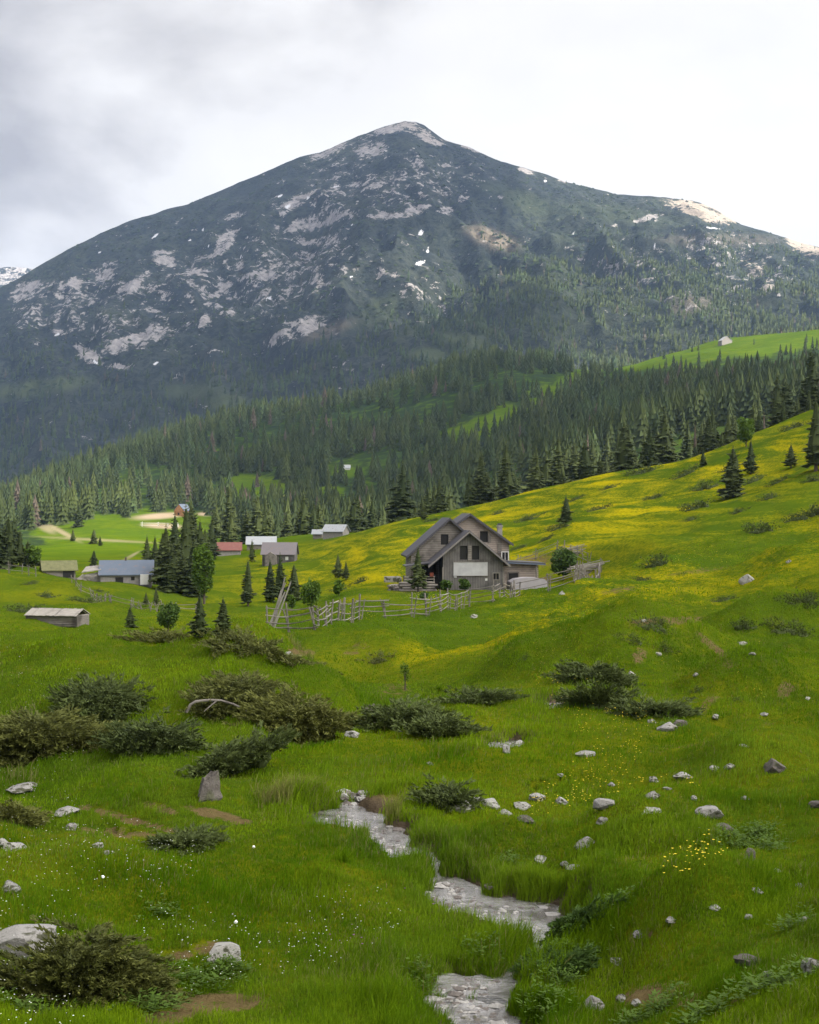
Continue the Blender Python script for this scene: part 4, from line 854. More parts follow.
# barns on the crest
simple_barn('red_roofed_barn', 223, 556, 38, 14, .45, .6, 'stone_wall', 'roof_red', 'long low barn with a red roof behind the spruce clump', 'barn', rz=math.radians(6), dmin=250, door=False)
simple_barn('white_roofed_barn', 261, 549, 31, 13, .40, .5, 'old_wood', 'roof_white', 'barn with a pale white sheet roof behind the mauve roofed one', 'barn', dmin=320, rz=math.radians(3), door=False)
o, w, h_, he, D = simple_barn('mauve_roofed_barn', 278, 564, 36, 22, .46, .6, 'grey_boards', 'roof_purple', 'grey plank barn with a mauve grey roof and small dormer on the crest', 'barn', rz=math.radians(-5), dmin=200)
b = MB(); b.prism([(-w*.36, -.8), (-w*.04, -.8), (-w*.04, he*.85), (-w*.20, he*1.25), (-w*.36, he*.85)], -.5, .34); b.build('porch', M['old_wood'], o)
b = MB(); b.box((w*.24, .32, he*.6), (.6, .06, .7)); b.build('window', M['white'], o)
# huts at the crest end
simple_barn('crest_hut', 332, 538, 26, 14, .5, .6, 'stone_wall', 'roof_white', 'stone hut with a shining white roof at the tip of the crest', 'hut', rz=math.radians(-28), dmin=300, door=False)
simple_barn('crest_hut', 317, 539, 12, 10, .55, .6, 'old_wood', 'roof_white', 'smaller grey hut with a pale roof left of the stone hut', 'hut', rz=math.radians(-10), dmin=300, door=False)
# chalet in the clearing
o, w, h_, he, D = simple_barn('chalet', 179, 516, 13, 12, .42, 1.1, 'orange_wood', 'roof_blue', 'orange timber chalet with a grey roof in the sunlit clearing', 'chalet', rz=math.radians(-24), dmin=700, ridge_front=True, over=.5, door=False)
b = MB(); b.box((-.3, -.06, he*.45), (1.2, .08, 1.3)); b.build('window', M['dark'], o)
b = MB(); b.box((0, -.3, he*.95), (w*.72, .7, .15)); b.build('balcony', M['orange_wood'], o)
simple_barn('forest_hut', 345, 470, 11, 5.5, .4, .6, 'white', 'roof_white', 'tiny white hut in a gap of the forest hill', 'hut', dmin=600, door=False)
simple_barn('ridge_hut', 727, 344, 12, 8, .42, .7, 'stone_wall', 'roof_white', 'tiny pale hut on the bright green ridge at the right', 'hut', dmin=900, rz=math.radians(15), ridge_front=True, door=False)
# low log store on the left bank
def log_store():
    p = at(52, 624, 60); s = p.y/F; L = 54*s; H = 17*s; o = empty('log_store', p-Vector((0, 0, .15)), math.radians(-14), 'low weathered log store with a slab roof on the left bank', 'log store'); g = random.Random(2)
    print('log store', p)
    n = 6; wd = L*.42
    for k in range(n):
        z = .06+k*H*.60/n
        for y in (0, wd):
            b = MB(); b.tube([(-L/2-.1, y, z), (0, y+g.uniform(-.03,.03), z), (L/2+.1, y, z)], H*.33/n*1.6, 8, wob=.06); b.build('log', M['old_wood'], o)
        for x in (-L/2, L/2):
            b = MB(); b.tube([(x, -.12, z+.04), (x, wd+.12, z+.04)], H*.33/n*1.6, 8, wob=.06); b.build('log', M['old_wood'], o)
    r = MB(); m = 22
    for i in range(m):
        x = -L/2-.1+(i+.5)*(L+.2)/m
        for y0, z0, y1, z1 in ((-.30, H*.62, wd*.5, H*.98), (wd+.3, H*.62, wd*.5+.02, H*.99)):
            c = ((y0+y1)/2, (z0+z1)/2); r.box((x+g.uniform(-.02,.02), c[0]+g.uniform(-.04,.04), c[1]+g.uniform(-.01,.02)), ((L+.2)/m*.94, math.hypot(y1-y0, z1-z0)*g.uniform(.95, 1.06), .045), rx=math.atan2(z1-z0, y1-y0))
    r.build('slab_roof', M['pale_wood'], o)
log_store()
b = MB(); p = at(393, 582, 120)
b.box((0, 0, .25), (2.0, 1.1, .5)); b.box((-.3, .1, .56), (1.3, .8, .14), rz=.3); b.box((.5, -.1, .55), (.5, .5, .2), rz=.8); o = b.build('stone_trough', M['rock'], None); o.location = p; tag(o, 'heap of pale stones and a trough left of the farmhouse', 'stone trough')

# ------------------------------------------------------------------ fences
def fence(name, pts, label, cat='fence', step=2.2, ph=1.35, rails=3, rr=.036, mat='old_wood', lean=.18, dmin=10.5, seed=1, tall=None):
    g = random.Random(seed); P = [q if isinstance(q, Vector) else at(q[0], q[1], dmin) for q in pts]
    Q = [P[0]]
    for a, c in zip(P[:-1], P[1:]):
        L = (Vector((c.x, c.y))-Vector((a.x, a.y))).length; n = max(1, round(L/step))
        for i in range(1, n+1):
            q = a.lerp(c, i/n); Q.append(Vector((q.x+g.uniform(-.08,.08), q.y+g.uniform(-.08,.08), 0)))
    for q in Q: q.z = gz(q.x, q.y)
    o = empty(name, Q[0], 0, label, cat); b0 = Q[0]; tops = []
    for i, q in enumerate(Q):
        l = q-b0; t = Vector((g.uniform(-lean, lean), g.uniform(-lean, lean)*.6, ph*g.uniform(.85, 1.25))); b = MB(); b.tube([l-Vector((0, 0, .4)), l+t*.5, l+t], rr*g.uniform(1.3, 1.9), 6, wob=.12); b.build('post', M[mat], o); tops.append(t)
        if g.random() < .7:
            t2 = Vector((g.uniform(-.4,.4), g.uniform(-.2,.2), ph*g.uniform(.7,1.1))); b = MB(); b.tube([l+Vector((.12,0,-.3)), l+t2], rr*1.1, 6, wob=.1); b.build('post', M[mat], o)
    for i in range(len(Q)-1):
        for k in range(rails):
            if g.random() < .07: continue
            f = (k+.7)/(rails+.2)*ph; a = Q[i]-b0+Vector((0, -.07, f+g.uniform(-.1,.1))); c = Q[i+1]-b0+Vector((0, -.07, f+g.uniform(-.1,.1))); d = (c-a)*.12
            b = MB(); b.tube([a-d, (a+c)/2+Vector((0, 0, -.04)), c+d], rr*g.uniform(.7, 1.1), 5, wob=.12); b.build('rail', M['pale_wood'] if g.random() < .15 else M[mat], o)
    return o
fence('split_rail_fence', [at(268,648,76),at(290,641,76),(315,629),(330,624),(358,620),(385,618),(412,617),(440,612),(468,606),(492,602),(520,596),(548,590),(575,583),(600,573)], 'long weathered split rail fence running past the front of the farmhouse', seed=4, ph=1.35, rails=4)
fence('paddock_fence', [(518,564),(535,560),(556,552),(572,555),(588,563)], 'weathered fence curving behind the lean-to and round green bush', seed=5, ph=1.3, rails=3)
fence('hillside_fence', [(-6,571),(8,573),(22,574),(36,577)], 'short post fence at the left edge above the grass bank', seed=6, dmin=150, ph=1.5, rails=2)
fence('sloping_fence', [(72,583),(80,592),(92,597),(112,603),(130,608),(150,611),(175,611),(195,612)], 'old sagging fence crossing the slope below the cabin', seed=7, dmin=120, ph=1.0, rails=2, lean=.35, step=3)
fence('corral_fence', [(142,526.5),(158,526.5),(178,527)], 'white corral fence along the near side of the sandy ring', seed=9, dmin=600, ph=2.2, rails=2, rr=.08, mat='white', step=6)
# heap of poles at the fence end, leaning rails at the fence corner
def poles(name, px, py, n, L, spread, label, cat, seed, up=.3, dmin=60):
    g = random.Random(seed); p = at(px, py, dmin); o = empty(name, p, 0, label, cat)
    for i in range(n):
        a = g.uniform(*spread); t = Vector((math.cos(a)*L*.5, math.sin(a)*L*.2, 0)); z = g.uniform(.05, up); x = Vector((g.uniform(-.8, .8), g.uniform(-.5, .5), z)); b = MB(); b.tube([x-t, x+t+Vector((0, 0, g.uniform(-.1, up)))], .06, 6, .04, .1); b.build('pole', M['pale_wood'] if i % 2 else M['old_wood'], o)
poles('pole_heap', 588, 574, 22, 3.4, (-.5, .6), 'tangled heap of grey poles at the right end of the long fence', 'pole heap', 3, .9)
poles('pole_heap', 573, 556, 12, 3.0, (-.9, .2), 'loose grey poles thrown against the curved paddock fence', 'pole heap', 4, .8)
p = at(270, 648, 78); o = empty('leaning_rails', p, 0, 'bundle of long rails leaning steeply at the left end of the long fence', 'rails'); g = random.Random(12)
for i in range(6):
    b = MB(); x = g.uniform(-.3, .3); b.tube([(x-.1, g.uniform(-.2,.2), -.2), (x+g.uniform(.5, 1.0), g.uniform(-.1,.3), g.uniform(2.0, 2.9))], .05, 6, .035, .1); b.build('rail', M['pale_wood'], o)

# ------------------------------------------------------------------ junipers
J = [ # px, base row, width px, height px, label, material, density, lean
 (72,1006,165,150,'large olive juniper in the lower left corner, wrapped round a boulder','juniper',1.0,(.3,-.1)),
 (42,757,150,84,'broad juniper with drooping shelves at the left edge of the photo','juniper',1.1,(.4,-.1)),
 (98,708,84,44,'upper juniper spreading above the broad left edge one','juniper_dark',1.0,(.4,0)),
 (152,748,70,48,'dark juniper trailing downhill right of the broad left edge one','juniper_dark',1.0,(.3,-.2)),
 (245,712,110,66,'large juniper at the upper left of the bank thicket','juniper',1.1,(.3,-.1)),
 (303,738,100,80,'largest brownish juniper in the middle of the bank thicket','juniper',1.1,(.3,-.2)),
 (240,768,84,46,'dark juniper under the bare arching branch','juniper_dark',1.1,(.3,-.1)),
 (404,724,74,36,'dark juniper on the slope right of the bank thicket','juniper_dark',1.0,(.3,0)),
 (440,732,56,26,'low juniper at the right foot of the bank thicket','juniper_dark',.9,(.2,0)),
 (478,702,56,20,'flat juniper above the far bend of the stream','juniper_dark',.9,(0,0)),
 (592,684,66,40,'round dark juniper on the bank right of the stream','juniper_dark',1.3,(0,0)),
 (603,708,60,30,'dark juniper directly below the round one on the right bank','juniper_dark',1.1,(0,0)),
 (650,715,62,24,'low dark juniper at the bottom right of the bank group','juniper_dark',1.1,(0,0)),
 (447,806,36,40,'small upright juniper beside the row of pale stones','juniper_dark',1.0,(0,0)),
 (6,822,44,38,'small juniper at the left edge above the pale rocks','juniper',1.0,(.2,0)),
 (180,846,44,18,'small low juniper on the bare earth of the left bank','juniper_dark',.9,(0,0)),
 (586,928,34,34,'dark round juniper beside the lower pool of the stream','leafy_dark',1.0,(0,0)),
 (556,972,38,34,'dark rounded clump below the lower pool','leafy_dark',1.0,(0,0)),
 (160,640,70,16,'low juniper at the foot of the bushy sapling on the bank','juniper',.8,(0,0)),
 (236,646,64,14,'low juniper below the right small spruce on the bank','juniper',.8,(0,0)),
 (290,664,70,16,'flat brown juniper right of the fence end','juniper',.8,(0,0)),
 (378,662,34,16,'brown juniper on the grassy slope below the fence','juniper',.8,(0,0)),
]
for i, (px, py, w, h, lab, mt, de, ln) in enumerate(J):
    juniper(px, py, w, h, 300+i, lab, de, mt, lean=ln)
# creeping junipers scattered over the flower slope
C = [(643,473,30,6),(597,510,20,4),(530,519,24,4),(656,565,24,9),(697,508,26,7),(684,476,24,6),(707,488,26,7),(753,482,22,5),(794,428,22,5),(776,484,20,5),(814,481,20,6),(768,499,18,5),(761,532,26,10),(796,520,24,7),(819,514,24,9),(497,514,14,3),(433,521,16,3),
     (668,460,16,4),(740,512,16,4),(690,520,14,3),(560,528,22,5),(790,604,30,9),(746,626,24,8),(806,600,24,9),(790,632,40,12),(640,580,14,4),(340,590,16,5),(360,582,14,4),(520,548,16,3),(575,500,14,3),(610,488,16,3),(728,470,18,4),(655,498,18,4),(545,540,14,3),(120,583,0,0),(48,596,18,4),(30,584,14,3),(85,602,26,5),(20,612,30,8),(100,592,12,3),
     (650,625,34,8),(630,640,26,7),(722,600,20,4),(700,690,16,6),(410,585,16,6),(470,690,20,6),(520,660,14,4),(665,648,20,6),(735,700,14,5)]
C = [c for c in C if c[2]]
where = ['on the highest part of the flower slope','in the middle of the flower slope','low on the right hand slope','on the left hillside below the sheds','on the slope near the farmhouse']
LM = [(733,480,'the broad dark slope spruce'),(751,465,'the small spruce behind the broad one'),(566,512,'the lone little spruce'),(749,577,'the blue grey stone'),(816,450,'the tall right edge spruce'),(703,460,'the tiny rim spruce'),(590,570,'the pole heap'),(600,680,'the round dark juniper'),(712,655,'the brown path'),(345,570,'the pair of small spruces'),(52,615,'the log store'),(60,570,'the mossy shed'),(505,525,'the farmhouse chimney'),(423,510,'the crest spruce'),(777,765,'the brown boulder'),(417,580,'the porch'),(665,621,'the bare turf edge'),(478,695,'the flat streamside juniper'),(105,580,'the blue roofed cabin')]
used_labels = {}
def creep_label(px, py, w):
    L = sorted(LM, key=lambda q: (q[0]-px)**2+(2*(q[1]-py))**2)
    for q in L:
        dx, dy = px-q[0], py-q[1]; far = 'well' if abs(dx)+2*abs(dy) > 60 else 'just'
        rel = ('right of' if dx > 0 else 'left of') if abs(dx) > 2*abs(dy) else ('below' if dy > 0 else 'above'); k_ = f'{"wide" if w >= 24 else "small"} flat creeping juniper {far} {rel} {q[2]}'
        if k_ not in used_labels: used_labels[k_] = 1; return k_
    return k_
CM = [juniper_mesh(700+k, 3.0, 1.6, .55, 60, 12, .22, M['juniper_dark']) for k in range(4)]
for i, (px, py, w, h) in enumerate(C):
    p = at(px, py); s = p.y/F; k = 3 if px < 200 else 4 if 300 < px < 530 else 0 if py < 490 else 1 if py < 575 else 2
    o = empty('creeping_juniper', p-Vector((0, 0, .08)), 0, creep_label(px, py, w), 'juniper', 'creeping junipers '+where[k]); o.scale = (w*s/3, w*s/3, h*s/.5)
    e = 1.5; o.rotation_euler = (max(-.4, min(.5, math.atan2(gz(p.x, p.y+e)-gz(p.x, p.y-e), 2*e))), -max(-.5, min(.5, math.atan2(gz(p.x+e, p.y)-gz(p.x-e, p.y), 2*e))), 0)
    link('foliage', CM[i % 4], o)
# dead branch arching over the dark juniper
p0 = at(190, 716); b = MB(); s = p0.y/F
b.tube([(0, 0, -.1), (4*s, 0, 3*s), (.35*26*s, 0, 6*s), (22*s, 0, 7.5*s), (34*s, 0, 7*s), (46*s, -.05, 4*s), (58*s, -.1, -1*s), (68*s, -.15, -8*s), (78*s, -.2, -17*s), (86*s, -.2, -28*s)], .032, 7, .012, .1); b.tube([(30*s, 0, 7*s), (18*s, -.1, -3*s)], .02, 5, .008); b.tube([(60*s, -.1, -2*s), (66*s, 0, 5*s)], .015, 5, .006)
o = b.build('dead_branch', M['old_wood']); o.location = p0+Vector((0, -.5, .25)); tag(o, 'bare bleached branch arching over the dark juniper', 'branch')
# stumps
def stump(px, py, wpx, hpx, label, seed):
    p = at(px, py); s = p.y/F; g = random.Random(seed); h = hpx*s; r = wpx*s/2; n = 12; b = MB(); vs = []
    fr = (-.15, 0, .3, .6, .85, 1.0); 
    for k, f in enumerate(fr):
        for i in range(n):
            a = i*6.283/n; fl = 1.2-.50*max(0, f)**.8; q = r*fl*(1+.22*math.sin(a*3+seed)+.12*math.sin(a*5)+g.uniform(-.12, .12)); vs.append((math.cos(a)*q+f*h*.10, math.sin(a)*q, f*h+(.16*math.sin(a+seed)*h+g.uniform(-.10, .10)*h if k == 5 else 0)))
    fs = [(k*n+i, k*n+(i+1) % n, (k+1)*n+(i+1) % n, (k+1)*n+i) for k in range(len(fr)-1) for i in range(n)]; vs.append((.1*h, 0, h*.55)); fs += [((len(fr)-1)*n+i, (len(fr)-1)*n+(i+1) % n, len(vs)-1) for i in range(n)]
    b.add(vs, fs); o = b.build('tree_stump', M['stump']); o.location = p; tag(o, label, 'stump')
stump(208, 797, 20, 22, 'tall splintered grey stump below the dark juniper', 1)
stump(368, 721, 12, 15, 'small pale stump among the junipers right of the thicket', 2)

# ------------------------------------------------------------------ stones
RV = []
for k in range(7):
    V, Fa = ICO4 if k < 2 else ICO3
    d = V*(1+.34*n3(V, 1.1, 10+k)[:, None]+.16*n3(V, 2.7, 30+k)[:, None]+.05*n3(V, 7, 50+k)[:, None])
    for q in range(9):                                  # flat broken faces
        nn = np.random.default_rng(k*20+q).normal(size=3); nn /= np.linalg.norm(nn); t = d@nn; lim = .56+.07*(q % 4); d = d-np.clip(t-lim, 0, None)[:, None]*nn*.9
    RV.append((d, Fa))
RM = {m: [np_mesh('stone', d, [Fa], M[m], smooth=False) for d, Fa in RV] for m in ('rock', 'rock_pale', 'rock_dark')}
ROCKS = [ # px, base row, w, h, material, label
 (14,958,66,42,'rock','big grey boulder half hidden by the lower left juniper'),(8,893,22,14,'rock','grey stone at the left edge above the big boulder'),(12,851,24,10,'rock_pale','flat pale stone at the left edge, above the grey one'),(1,846,12,8,'rock_pale','small pale stone cut by the left edge of the photo'),
 (97,848,10,8,'rock_pale','small white stone left of the bare earth patch'),(108,854,12,4,'rock_pale','thin flat white stone beside the small white one'),(65,815,28,7,'rock','flat grey slab in the earth of the left bank'),(70,830,14,7,'rock','grey stone under the flat slab on the left bank'),
 (20,792,36,8,'rock','low grey stone at the left under the broad juniper'),(226,960,30,22,'rock_pale','pinkish pale broken stone in the lower left grass'),(212,963,14,8,'rock','small stone touching the pinkish broken one'),
 (352,737,13,10,'rock_pale','pale round boulder at the foot of the bank thicket'),(463,812,24,12,'rock_pale','first pale stone of the row right of the small juniper'),(479,804,13,9,'rock','small grey stone above the gap in the stone row'),(491,808,20,10,'rock_pale','bright pale stone in the middle of the stone row'),(505,815,15,6,'rock','flat stone under the bright pale one'),
 (521,809,17,8,'rock_pale','pale stone right of the middle of the stone row'),(526,822,18,6,'rock_dark','dark flat stone under the end of the stone row'),(538,801,14,11,'rock_pale','upright pale stone at the right end of the stone row'),(562,804,14,8,'rock_pale','lone pale stone just past the stone row'),
 (605,809,24,13,'rock','brown and grey boulder right of the stone row'),(603,824,14,7,'rock','small grey stone under the brown and grey boulder'),(587,847,24,12,'rock','grey tilted slab in the grass above the lower pool'),(541,863,13,8,'rock_pale','pale stone on the grass above the lower pool, left one'),(566,866,9,5,'rock','small stone on the grass above the lower pool, middle one'),
 (574,869,14,5,'rock','flat stone on the grass above the lower pool, right one'),(653,799,14,9,'rock','tan stone in the flowery grass'),(653,813,20,5,'rock_pale','thin pale slab under the tan stone'),(654,782,11,6,'rock_pale','small bright stone above the tan one'),(686,779,22,7,'rock_pale','flat bright stone at the centre of the stony grass'),
 (708,818,26,14,'rock','large grey stone on the right, wedge shaped'),(725,830,17,6,'rock_dark','low dark stone right of the wedge shaped one'),(586,757,18,8,'rock','grey stone pile left of the stony grass, upper one'),(777,772,24,15,'rock_dark','brown rounded boulder at the right side'),
 (816,808,14,9,'rock_dark','dark stone at the right edge, level with the stony grass'),(750,862,14,15,'rock_dark','dark pointed stone beside leafy weeds'),(749,582,17,10,'rock','blue grey stone high on the right slope'),(715,771,10,6,'rock_pale','small bright stone left of the brown boulder'),(731,769,11,6,'rock_pale','bright stone between the small one and the brown boulder'),
 (745,747,9,4,'rock_pale','tiny bright stone above the brown boulder'),(668,731,22,10,'rock','grey stone by the junipers of the right bank'),(682,726,14,8,'rock_dark','dark stone touching the grey one by the right bank junipers'),(652,723,10,4,'rock_pale','pale flat stone under the low dark juniper'),(697,676,7,4,'rock_pale','tiny pale stone near the brown path'),
 (742,645,10,4,'rock_pale','small white stone right of the brown path'),(753,655,8,3,'rock','small flat stone below the white one by the path'),(658,655,7,4,'rock_pale','pale stone beside the earth bank'),(632,676,9,6,'rock','stone on the earth below the round juniper'),(644,622,6,4,'rock_pale','tiny white stone at the brown turf edge'),
 (716,720,8,4,'rock_pale','small pale stone on the right slope, level with the grey pair'),(790,562,7,3,'rock_pale','tiny white stone high at the right'),(808,700,6,4,'rock_pale','tiny white stone at the right edge of the slope'),(765,716,9,4,'rock_pale','little bright stone among earth on the right slope'),
 (674,922,14,5,'rock','flat stone in the right foreground grass, upper one'),(716,910,14,5,'rock_pale','pale flat stone in the right foreground, long one'),(750,919,8,6,'rock_pale','white pebble sized stone in the right foreground'),(756,893,16,5,'rock','grey flat stone above the white pebble sized one'),(777,872,9,4,'rock_pale','small bright stone above the flat grey ones'),
 (619,963,18,6,'rock_pale','pale flat stone above the bare earth at the bottom'),(640,938,14,7,'rock','stone on the small earth patch in the right foreground'),(749,966,24,14,'rock_dark','dark earthy stone in the right foreground'),(770,976,11,5,'rock_pale','small pale stone under the dark earthy one'),
 (811,970,18,14,'rock','grey stone at the right edge near the bottom, upper one'),(815,990,20,14,'rock','grey stone at the right edge near the bottom, lower one'),(594,1009,24,15,'rock','rough grey stone at the bottom edge'),(622,1003,10,9,'rock','small upright stone right of the rough one at the bottom'),(637,1006,12,7,'rock_pale','pale stone beside the small upright one at the bottom'),
 (805,921,10,5,'rock_pale','small pale stone at the right edge of the foreground'),(800,887,8,4,'rock','little grey stone at the right above the dark earthy one'),(507,753,7,12,'rock_pale','white upright stone standing by the far stream'),(745,800,10,4,'rock','low stone between the wedge and the brown boulder'),(612,786,8,4,'rock','tiny stone above the brown and grey boulder'),
 (560,776,7,3,'rock_pale','tiny pale stone left of the upper stones'),(694,800,8,5,'rock_pale','little pale stone above the wedge shaped one'),(668,790,8,4,'rock','little grey stone under the flat bright one'),(430,765,7,4,'rock','tiny stone by the far stream bend'),(288,655,7,5,'rock_pale','white stone at the foot of the leaning rails'),(474,618,9,4,'rock_pale','pale stone in the grass below the long fence'),(562,594,6,4,'rock_pale','white stone at the fence right of the farmhouse'),
]
for i, (px, py, w, h, m, lab) in enumerate(ROCKS):
    p = at(px, py); s = p.y/F; o = link('rock', RM[m][(i*3+(0 if w > 25 else 2)) % 7 if w < 60 else 0]); o.location = p+Vector((0, w*s*.3, h*s*.16)); o.scale = (w*s*.60, w*s*.55, h*s*.66)
    o.rotation_euler = (random.uniform(-.15, .15), random.uniform(-.15, .15), random.uniform(-.5, .5)+(i % 2)*3.14); tag(o, lab, 'rock', 'stones lying in the grass')
# ------------------------------------------------------------------ grass, flowers, pebbles
def sample_near(n, seed, d0=10.4, d1=150., dirt_free=True, wpow=1.0):
    """points spread evenly over what is seen of the near ground"""
    g = np.random.default_rng(seed); D = np.exp(gl); i1 = np.searchsorted(D, d1); i0 = np.searchsorted(D, d0)
    cols = np.where((gp > -110) & (gp < 930))[0]; P = GPY[cols][:, i0:i1]; up = np.maximum(P[:, :-1]-P[:, 1:], 0)
    w = (up+.10)*np.where((P[:, :-1] < 1090), 1, .1); w = w**wpow; w = w/w.sum(); k = g.choice(w.size, n, p=w.ravel()); a, b = np.unravel_index(k, w.shape)
    px = gp[cols[a]]+g.uniform(-1.2, 1.2, n); ldv = gl[i0+b]+g.random(n)*(gl[i0+b+1]-gl[i0+b]); d = np.exp(ldv); x = (px-CX)/F*d
    return x, d
def blades(name, n, seed, label, d0, d1, hmin, hmax, wmin, mat, tall=None, keep=None, dryp=.07, xy=None, lean=.35):
    g = np.random.default_rng(seed); x, d = xy if xy is not None else sample_near(n, seed, d0, d1)
    s = stream_dist(x, d); z = ground(x, d); px = px_of(x, d); py = CY-F*z/d
    ok = (s > .10+.12*pn(x*3, d*3, 8)) & (g.random(len(x)) > .75*sm(.35, .8, ell(px, py, DIRT)+.5*fbm(x/.5, d/.5, 3, 12)))
    if keep is not None: ok &= keep(x, d, px, py, s)
    x, d, z, s, px, py = x[ok], d[ok], z[ok], s[ok], px[ok], py[ok]; n = len(x)
    patch = fbm(x/1.6, d/1.6, 3, 91); lush = sm(0, .5, patch)
    H = g.uniform(hmin, hmax, n)*(.65+.75*lush)*(1+.9*(1-sm(.15, 1.1, s))); Wd = np.maximum(wmin, .62*d/F)*g.uniform(.8, 1.3, n)
    a = g.uniform(0, 6.283, n); ux, uy = np.cos(a), np.sin(a); l = g.uniform(.05, lean, n)*H*2; b = g.uniform(0, 6.283, n)+.0; lx, ly = np.cos(b)*l+.15*H, np.sin(b)*l
    V = np.empty((n, 5, 3)); w = Wd/2
    V[:, 0] = np.stack([x-ux*w, d-uy*w, z-.02], -1); V[:, 1] = np.stack([x+ux*w, d+uy*w, z-.02], -1)
    V[:, 2] = np.stack([x+ux*w*.8+lx*.35, d+uy*w*.8+ly*.35, z+H*.6], -1); V[:, 3] = np.stack([x-ux*w*.8+lx*.35, d-uy*w*.8+ly*.35, z+H*.6], -1)
    V[:, 4] = np.stack([x+lx, d+ly, z+H*.95], -1)
    i = np.arange(n)[:, None]*5; Q = i+np.array([[0, 1, 2, 3]]); T3 = i+np.array([[3, 2, 4]])
    tint = np.clip((.33 if name != 'tall_grass' else .12)+.62*fbm(x/3.5, d/3.5, 4, 95)+.22*fbm(x/.9, d/.9, 2, 96)+g.normal(0, .16, n)+.10*lush, 0, 1); dry = (g.random(n) < dryp*np.clip(1+3*fbm(x/1.3, d/1.3, 2, 99), 0, 4))*g.uniform(.25, .9, n)
    me = np_mesh(name, V.reshape(-1, 3), [Q, T3], mat, dict(tint=np.repeat(tint, 5), dry=np.repeat(dry, 5)))
    print(name, n); return tag(link(name, me), label, 'grass', kind='stuff')
blades('meadow_grass', 480000, 61, 'short green meadow grass of the foreground and middle distance', 8.0, 150, .03, .095, .003, M['grass'])
def lush(x, d, px, py, s): return (fbm(x/(1.2+d*.03)+5, d/(1.2+d*.05), 3, 77) > .15) | (s < .7)
blades('tall_grass', 150000, 62, 'taller dark grass in tufts and along the stream banks', 8.0, 120, .07, .17, .0035, M['grass'], keep=lush, lean=.30)
# dry straw tufts beside the upper pool
def tuft_xy(L, seed):
    g = np.random.default_rng(seed); X = []; Y = []
    for px, py, rx, n in L:
        p = at(px, py); r = rx*p.y/F; X.append(p.x+g.normal(0, .45, n)*r); Y.append(p.y+g.normal(0, .5, n)*r*.8)
    return np.concatenate(X), np.concatenate(Y)
blades('dry_grass', 0, 63, 'straw coloured dry grass in tufts beside the upper pool', 0, 0, .16, .34, .005, M['grass'], xy=tuft_xy([(318,806,20,900),(285,800,30,900),(332,815,10,250),(300,650,14,150),(345,862,10,120),(250,1000,14,200),(20,780,20,80),(390,822,12,200)], 3), dryp=.97, lean=.4)
# broad leaved weeds
def weeds():
    g = np.random.default_rng(8); V = []; T = []
    spots = [(200,985,40,70),(150,1010,40,50),(715,1015,60,50),(650,1020,40,50),(775,1000,40,40),(790,930,30,20),(540,1015,40,50),(480,955,30,30),(740,845,36,90),(760,835,20,50),(555,955,20,50),(510,865,16,20),(620,905,20,20),(560,985,20,50),(590,960,20,20),(160,915,30,20),(230,975,20,40),(30,1015,40,30),(770,850,20,30),(668,728,12,20),(425,985,30,30)]
    for px, py, rx, n in spots:
        p = at(px, py); r = rx*p.y/F*.75
        for k in range(int(n*1.6)):
            x = p.x+g.normal()*r*.6; y = p.y+g.normal()*r*.5; z = gz(x, y)
            if float(stream_dist(np.array([x]), np.array([y]))[0]) < .1: continue
            h = g.uniform(.05, .18)
            for q in range(g.integers(3, 7)):
                a = g.uniform(0, 6.283); l = g.uniform(.015, .038); c = np.array([x+math.cos(a)*.03, y+math.sin(a)*.03, z+h*g.uniform(.4, 1)]); u = np.array([math.cos(a), math.sin(a), g.uniform(-.1, .5)]); v = np.array([-math.sin(a), math.cos(a), 0])
                V += [c, c+u*l+v*l*.45, c+u*l*2, c+u*l-v*l*.45]; t = g.random()*.4; T += [t]*4
    V = np.array(V); me = np_mesh('broad_leaved_weeds', V, [np.arange(len(V)).reshape(-1, 4)], M['leafy'], dict(tint=T)); tag(link('broad_leaved_weeds', me), 'broad leaved green weeds among the foreground grass', 'weeds', kind='stuff')
weeds()
# wild flowers: small faceted heads on the grass
def flowers(name, mat, n, seed, label, keep, size, d0, d1, lift=(.09, .24)):
    g = np.random.default_rng(seed); x, d = sample_near(n, seed, d0, d1); z = ground(x, d); px = px_of(x, d); py = CY-F*z/d; s = stream_dist(x, d)
    ok = (s > .15) & (g.random(n) < keep(x, d, px, py)); x, d, z = x[ok], d[ok], z[ok]; n = len(x); h = g.uniform(*lift, n); r = np.maximum(size, .42*d/F)*g.uniform(.6, 1.25, n)
    a = np.linspace(0, 6.283, 6)[:5]; ring = np.stack([np.cos(a), np.sin(a), 0*a+.35], -1); tv = np.concatenate([ring, [[0, 0, -.15]], [[0, 0, .55]]]); tf = np.array([[5, i, (i+1) % 5] for i in range(5)]+[[6, (i+1) % 5, i] for i in range(5)])
    tv = tv[None]*r[:, None, None]; tv = tv+np.stack([x, d, z+h], -1)[:, None]; Fa = (tf[None]+np.arange(n)[:, None, None]*7).reshape(-1, 3)
    print(name, n); tag(link(name, np_mesh(name, tv.reshape(-1, 3), [Fa], mat)), label, 'flowers', kind='stuff')
drift = lambda x, d, s: sm(-.20, .50, fbm(x/(1.5+.03*d), d/(2.5+.07*d), 4, s))
flowers('yellow_wildflowers', M['yellow'], 22000, 71, 'small yellow wildflowers sprinkled through the grass', lambda x, d, px, py: (.34+.42*drift(x, d, 4))*np.clip(.10*sm(60, 200, px)+.03+.75*sm(400, 620, px)*(1-sm(850, 1000, py)), 0, 1)*1.3, .013, 8.5, 140)
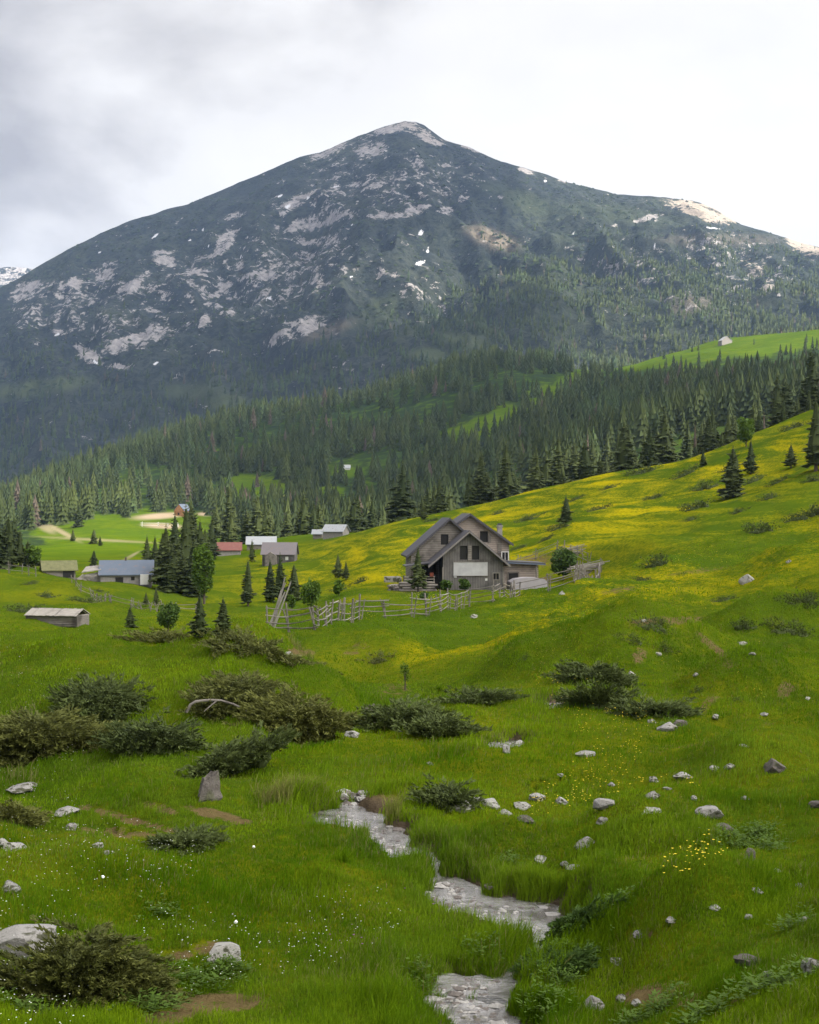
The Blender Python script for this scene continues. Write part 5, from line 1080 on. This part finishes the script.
flowers('yellow_flower_drifts', M['yellow'], 26000, 72, 'dense drifts of yellow flowers on the hillside meadow', lambda x, d, px, py: ell(px, py, [(600,560,330,60,-12),(420,600,160,30,-12,.8),(700,640,160,40,0,.5)])*drift(x, d, 6)*.5, .012, 45, 150)
flowers('white_wildflowers', M['white_petal'], 5000, 73, 'tiny white wildflowers dotted in the foreground grass', lambda x, d, px, py: .16+.5*ell(px, py, [(360,930,60,30),(300,960,60,30),(110,870,90,30),(200,960,60,40),(680,1000,60,20)]), .007, 10.5, 40)
flowers('purple_wildflowers', M['purple'], 500, 74, 'a few purple clover heads in the foreground grass', lambda x, d, px, py: .05+.8*ell(px, py, [(360,950,50,20),(475,863,8,5),(490,830,20,8),(235,935,6,5),(420,910,30,14)]), .012, 10.5, 30)
# dandelion clocks
for i, (px, py, lab) in enumerate([(253,849,'white dandelion clock standing above the left foreground grass'),(102,880,'small dandelion clock near the left rocks'),(235,926,'dandelion clock above the pinkish broken stone')]):
    p = at(px, py+7); o = empty('dandelion_clock', p, 0, lab, 'dandelion'); h = .10+.0*i; b = MB(); b.tube([(0, 0, -.02), (.01, 0, h)], .003, 5); b.build('stem', M['leafy'], o)
    V, Fa = ICO2; V = V*(.019*(1+.18*np.random.default_rng(i).normal(size=(len(V), 1)))); q = link('seed_head', np_mesh('seed_head', V+np.array([.01, 0, h+.02]), [Fa], M['white_petal']), o)
# pebbles and wet debris in the stream bed
def pebbles():
    g = np.random.default_rng(5); V0, F0 = ico(1); V = []; Fa = []; b = 0; M_ = []
    for k in range(900):
        q = SP[g.integers(len(SP))]; q = q if q[2] > .1 else SP[130]; a = g.uniform(0, 6.283); r = q[2]*g.uniform(.0, 1.25); x, y = q[0]+math.cos(a)*r, q[1]+math.sin(a)*r; big = g.random() < .10; s = g.uniform(.05, .12) if big else g.uniform(.012, .045); r = q[2]*g.uniform(.9, 1.3) if big else r; x, y = q[0]+math.cos(a)*r, q[1]+math.sin(a)*r
        V.append(V0*(1+.25*g.normal(size=(len(V0), 1)))*np.array([s, s, s*.45])+np.array([x, y, max(float(water_z(y))-s*.12, gz(x, y)-s*.1)])); Fa.append(F0+b); b += len(V0); M_ += [int(g.random() < .55)]*len(F0)
    me = np_mesh('stream_pebbles', np.concatenate(V), [np.concatenate(Fa)], [M['rock'], M['rock_dark']], mat_idx=M_); tag(link('stream_pebbles', me), 'wet pebbles and gravel in the stream', 'pebbles', kind='stuff')
pebbles()
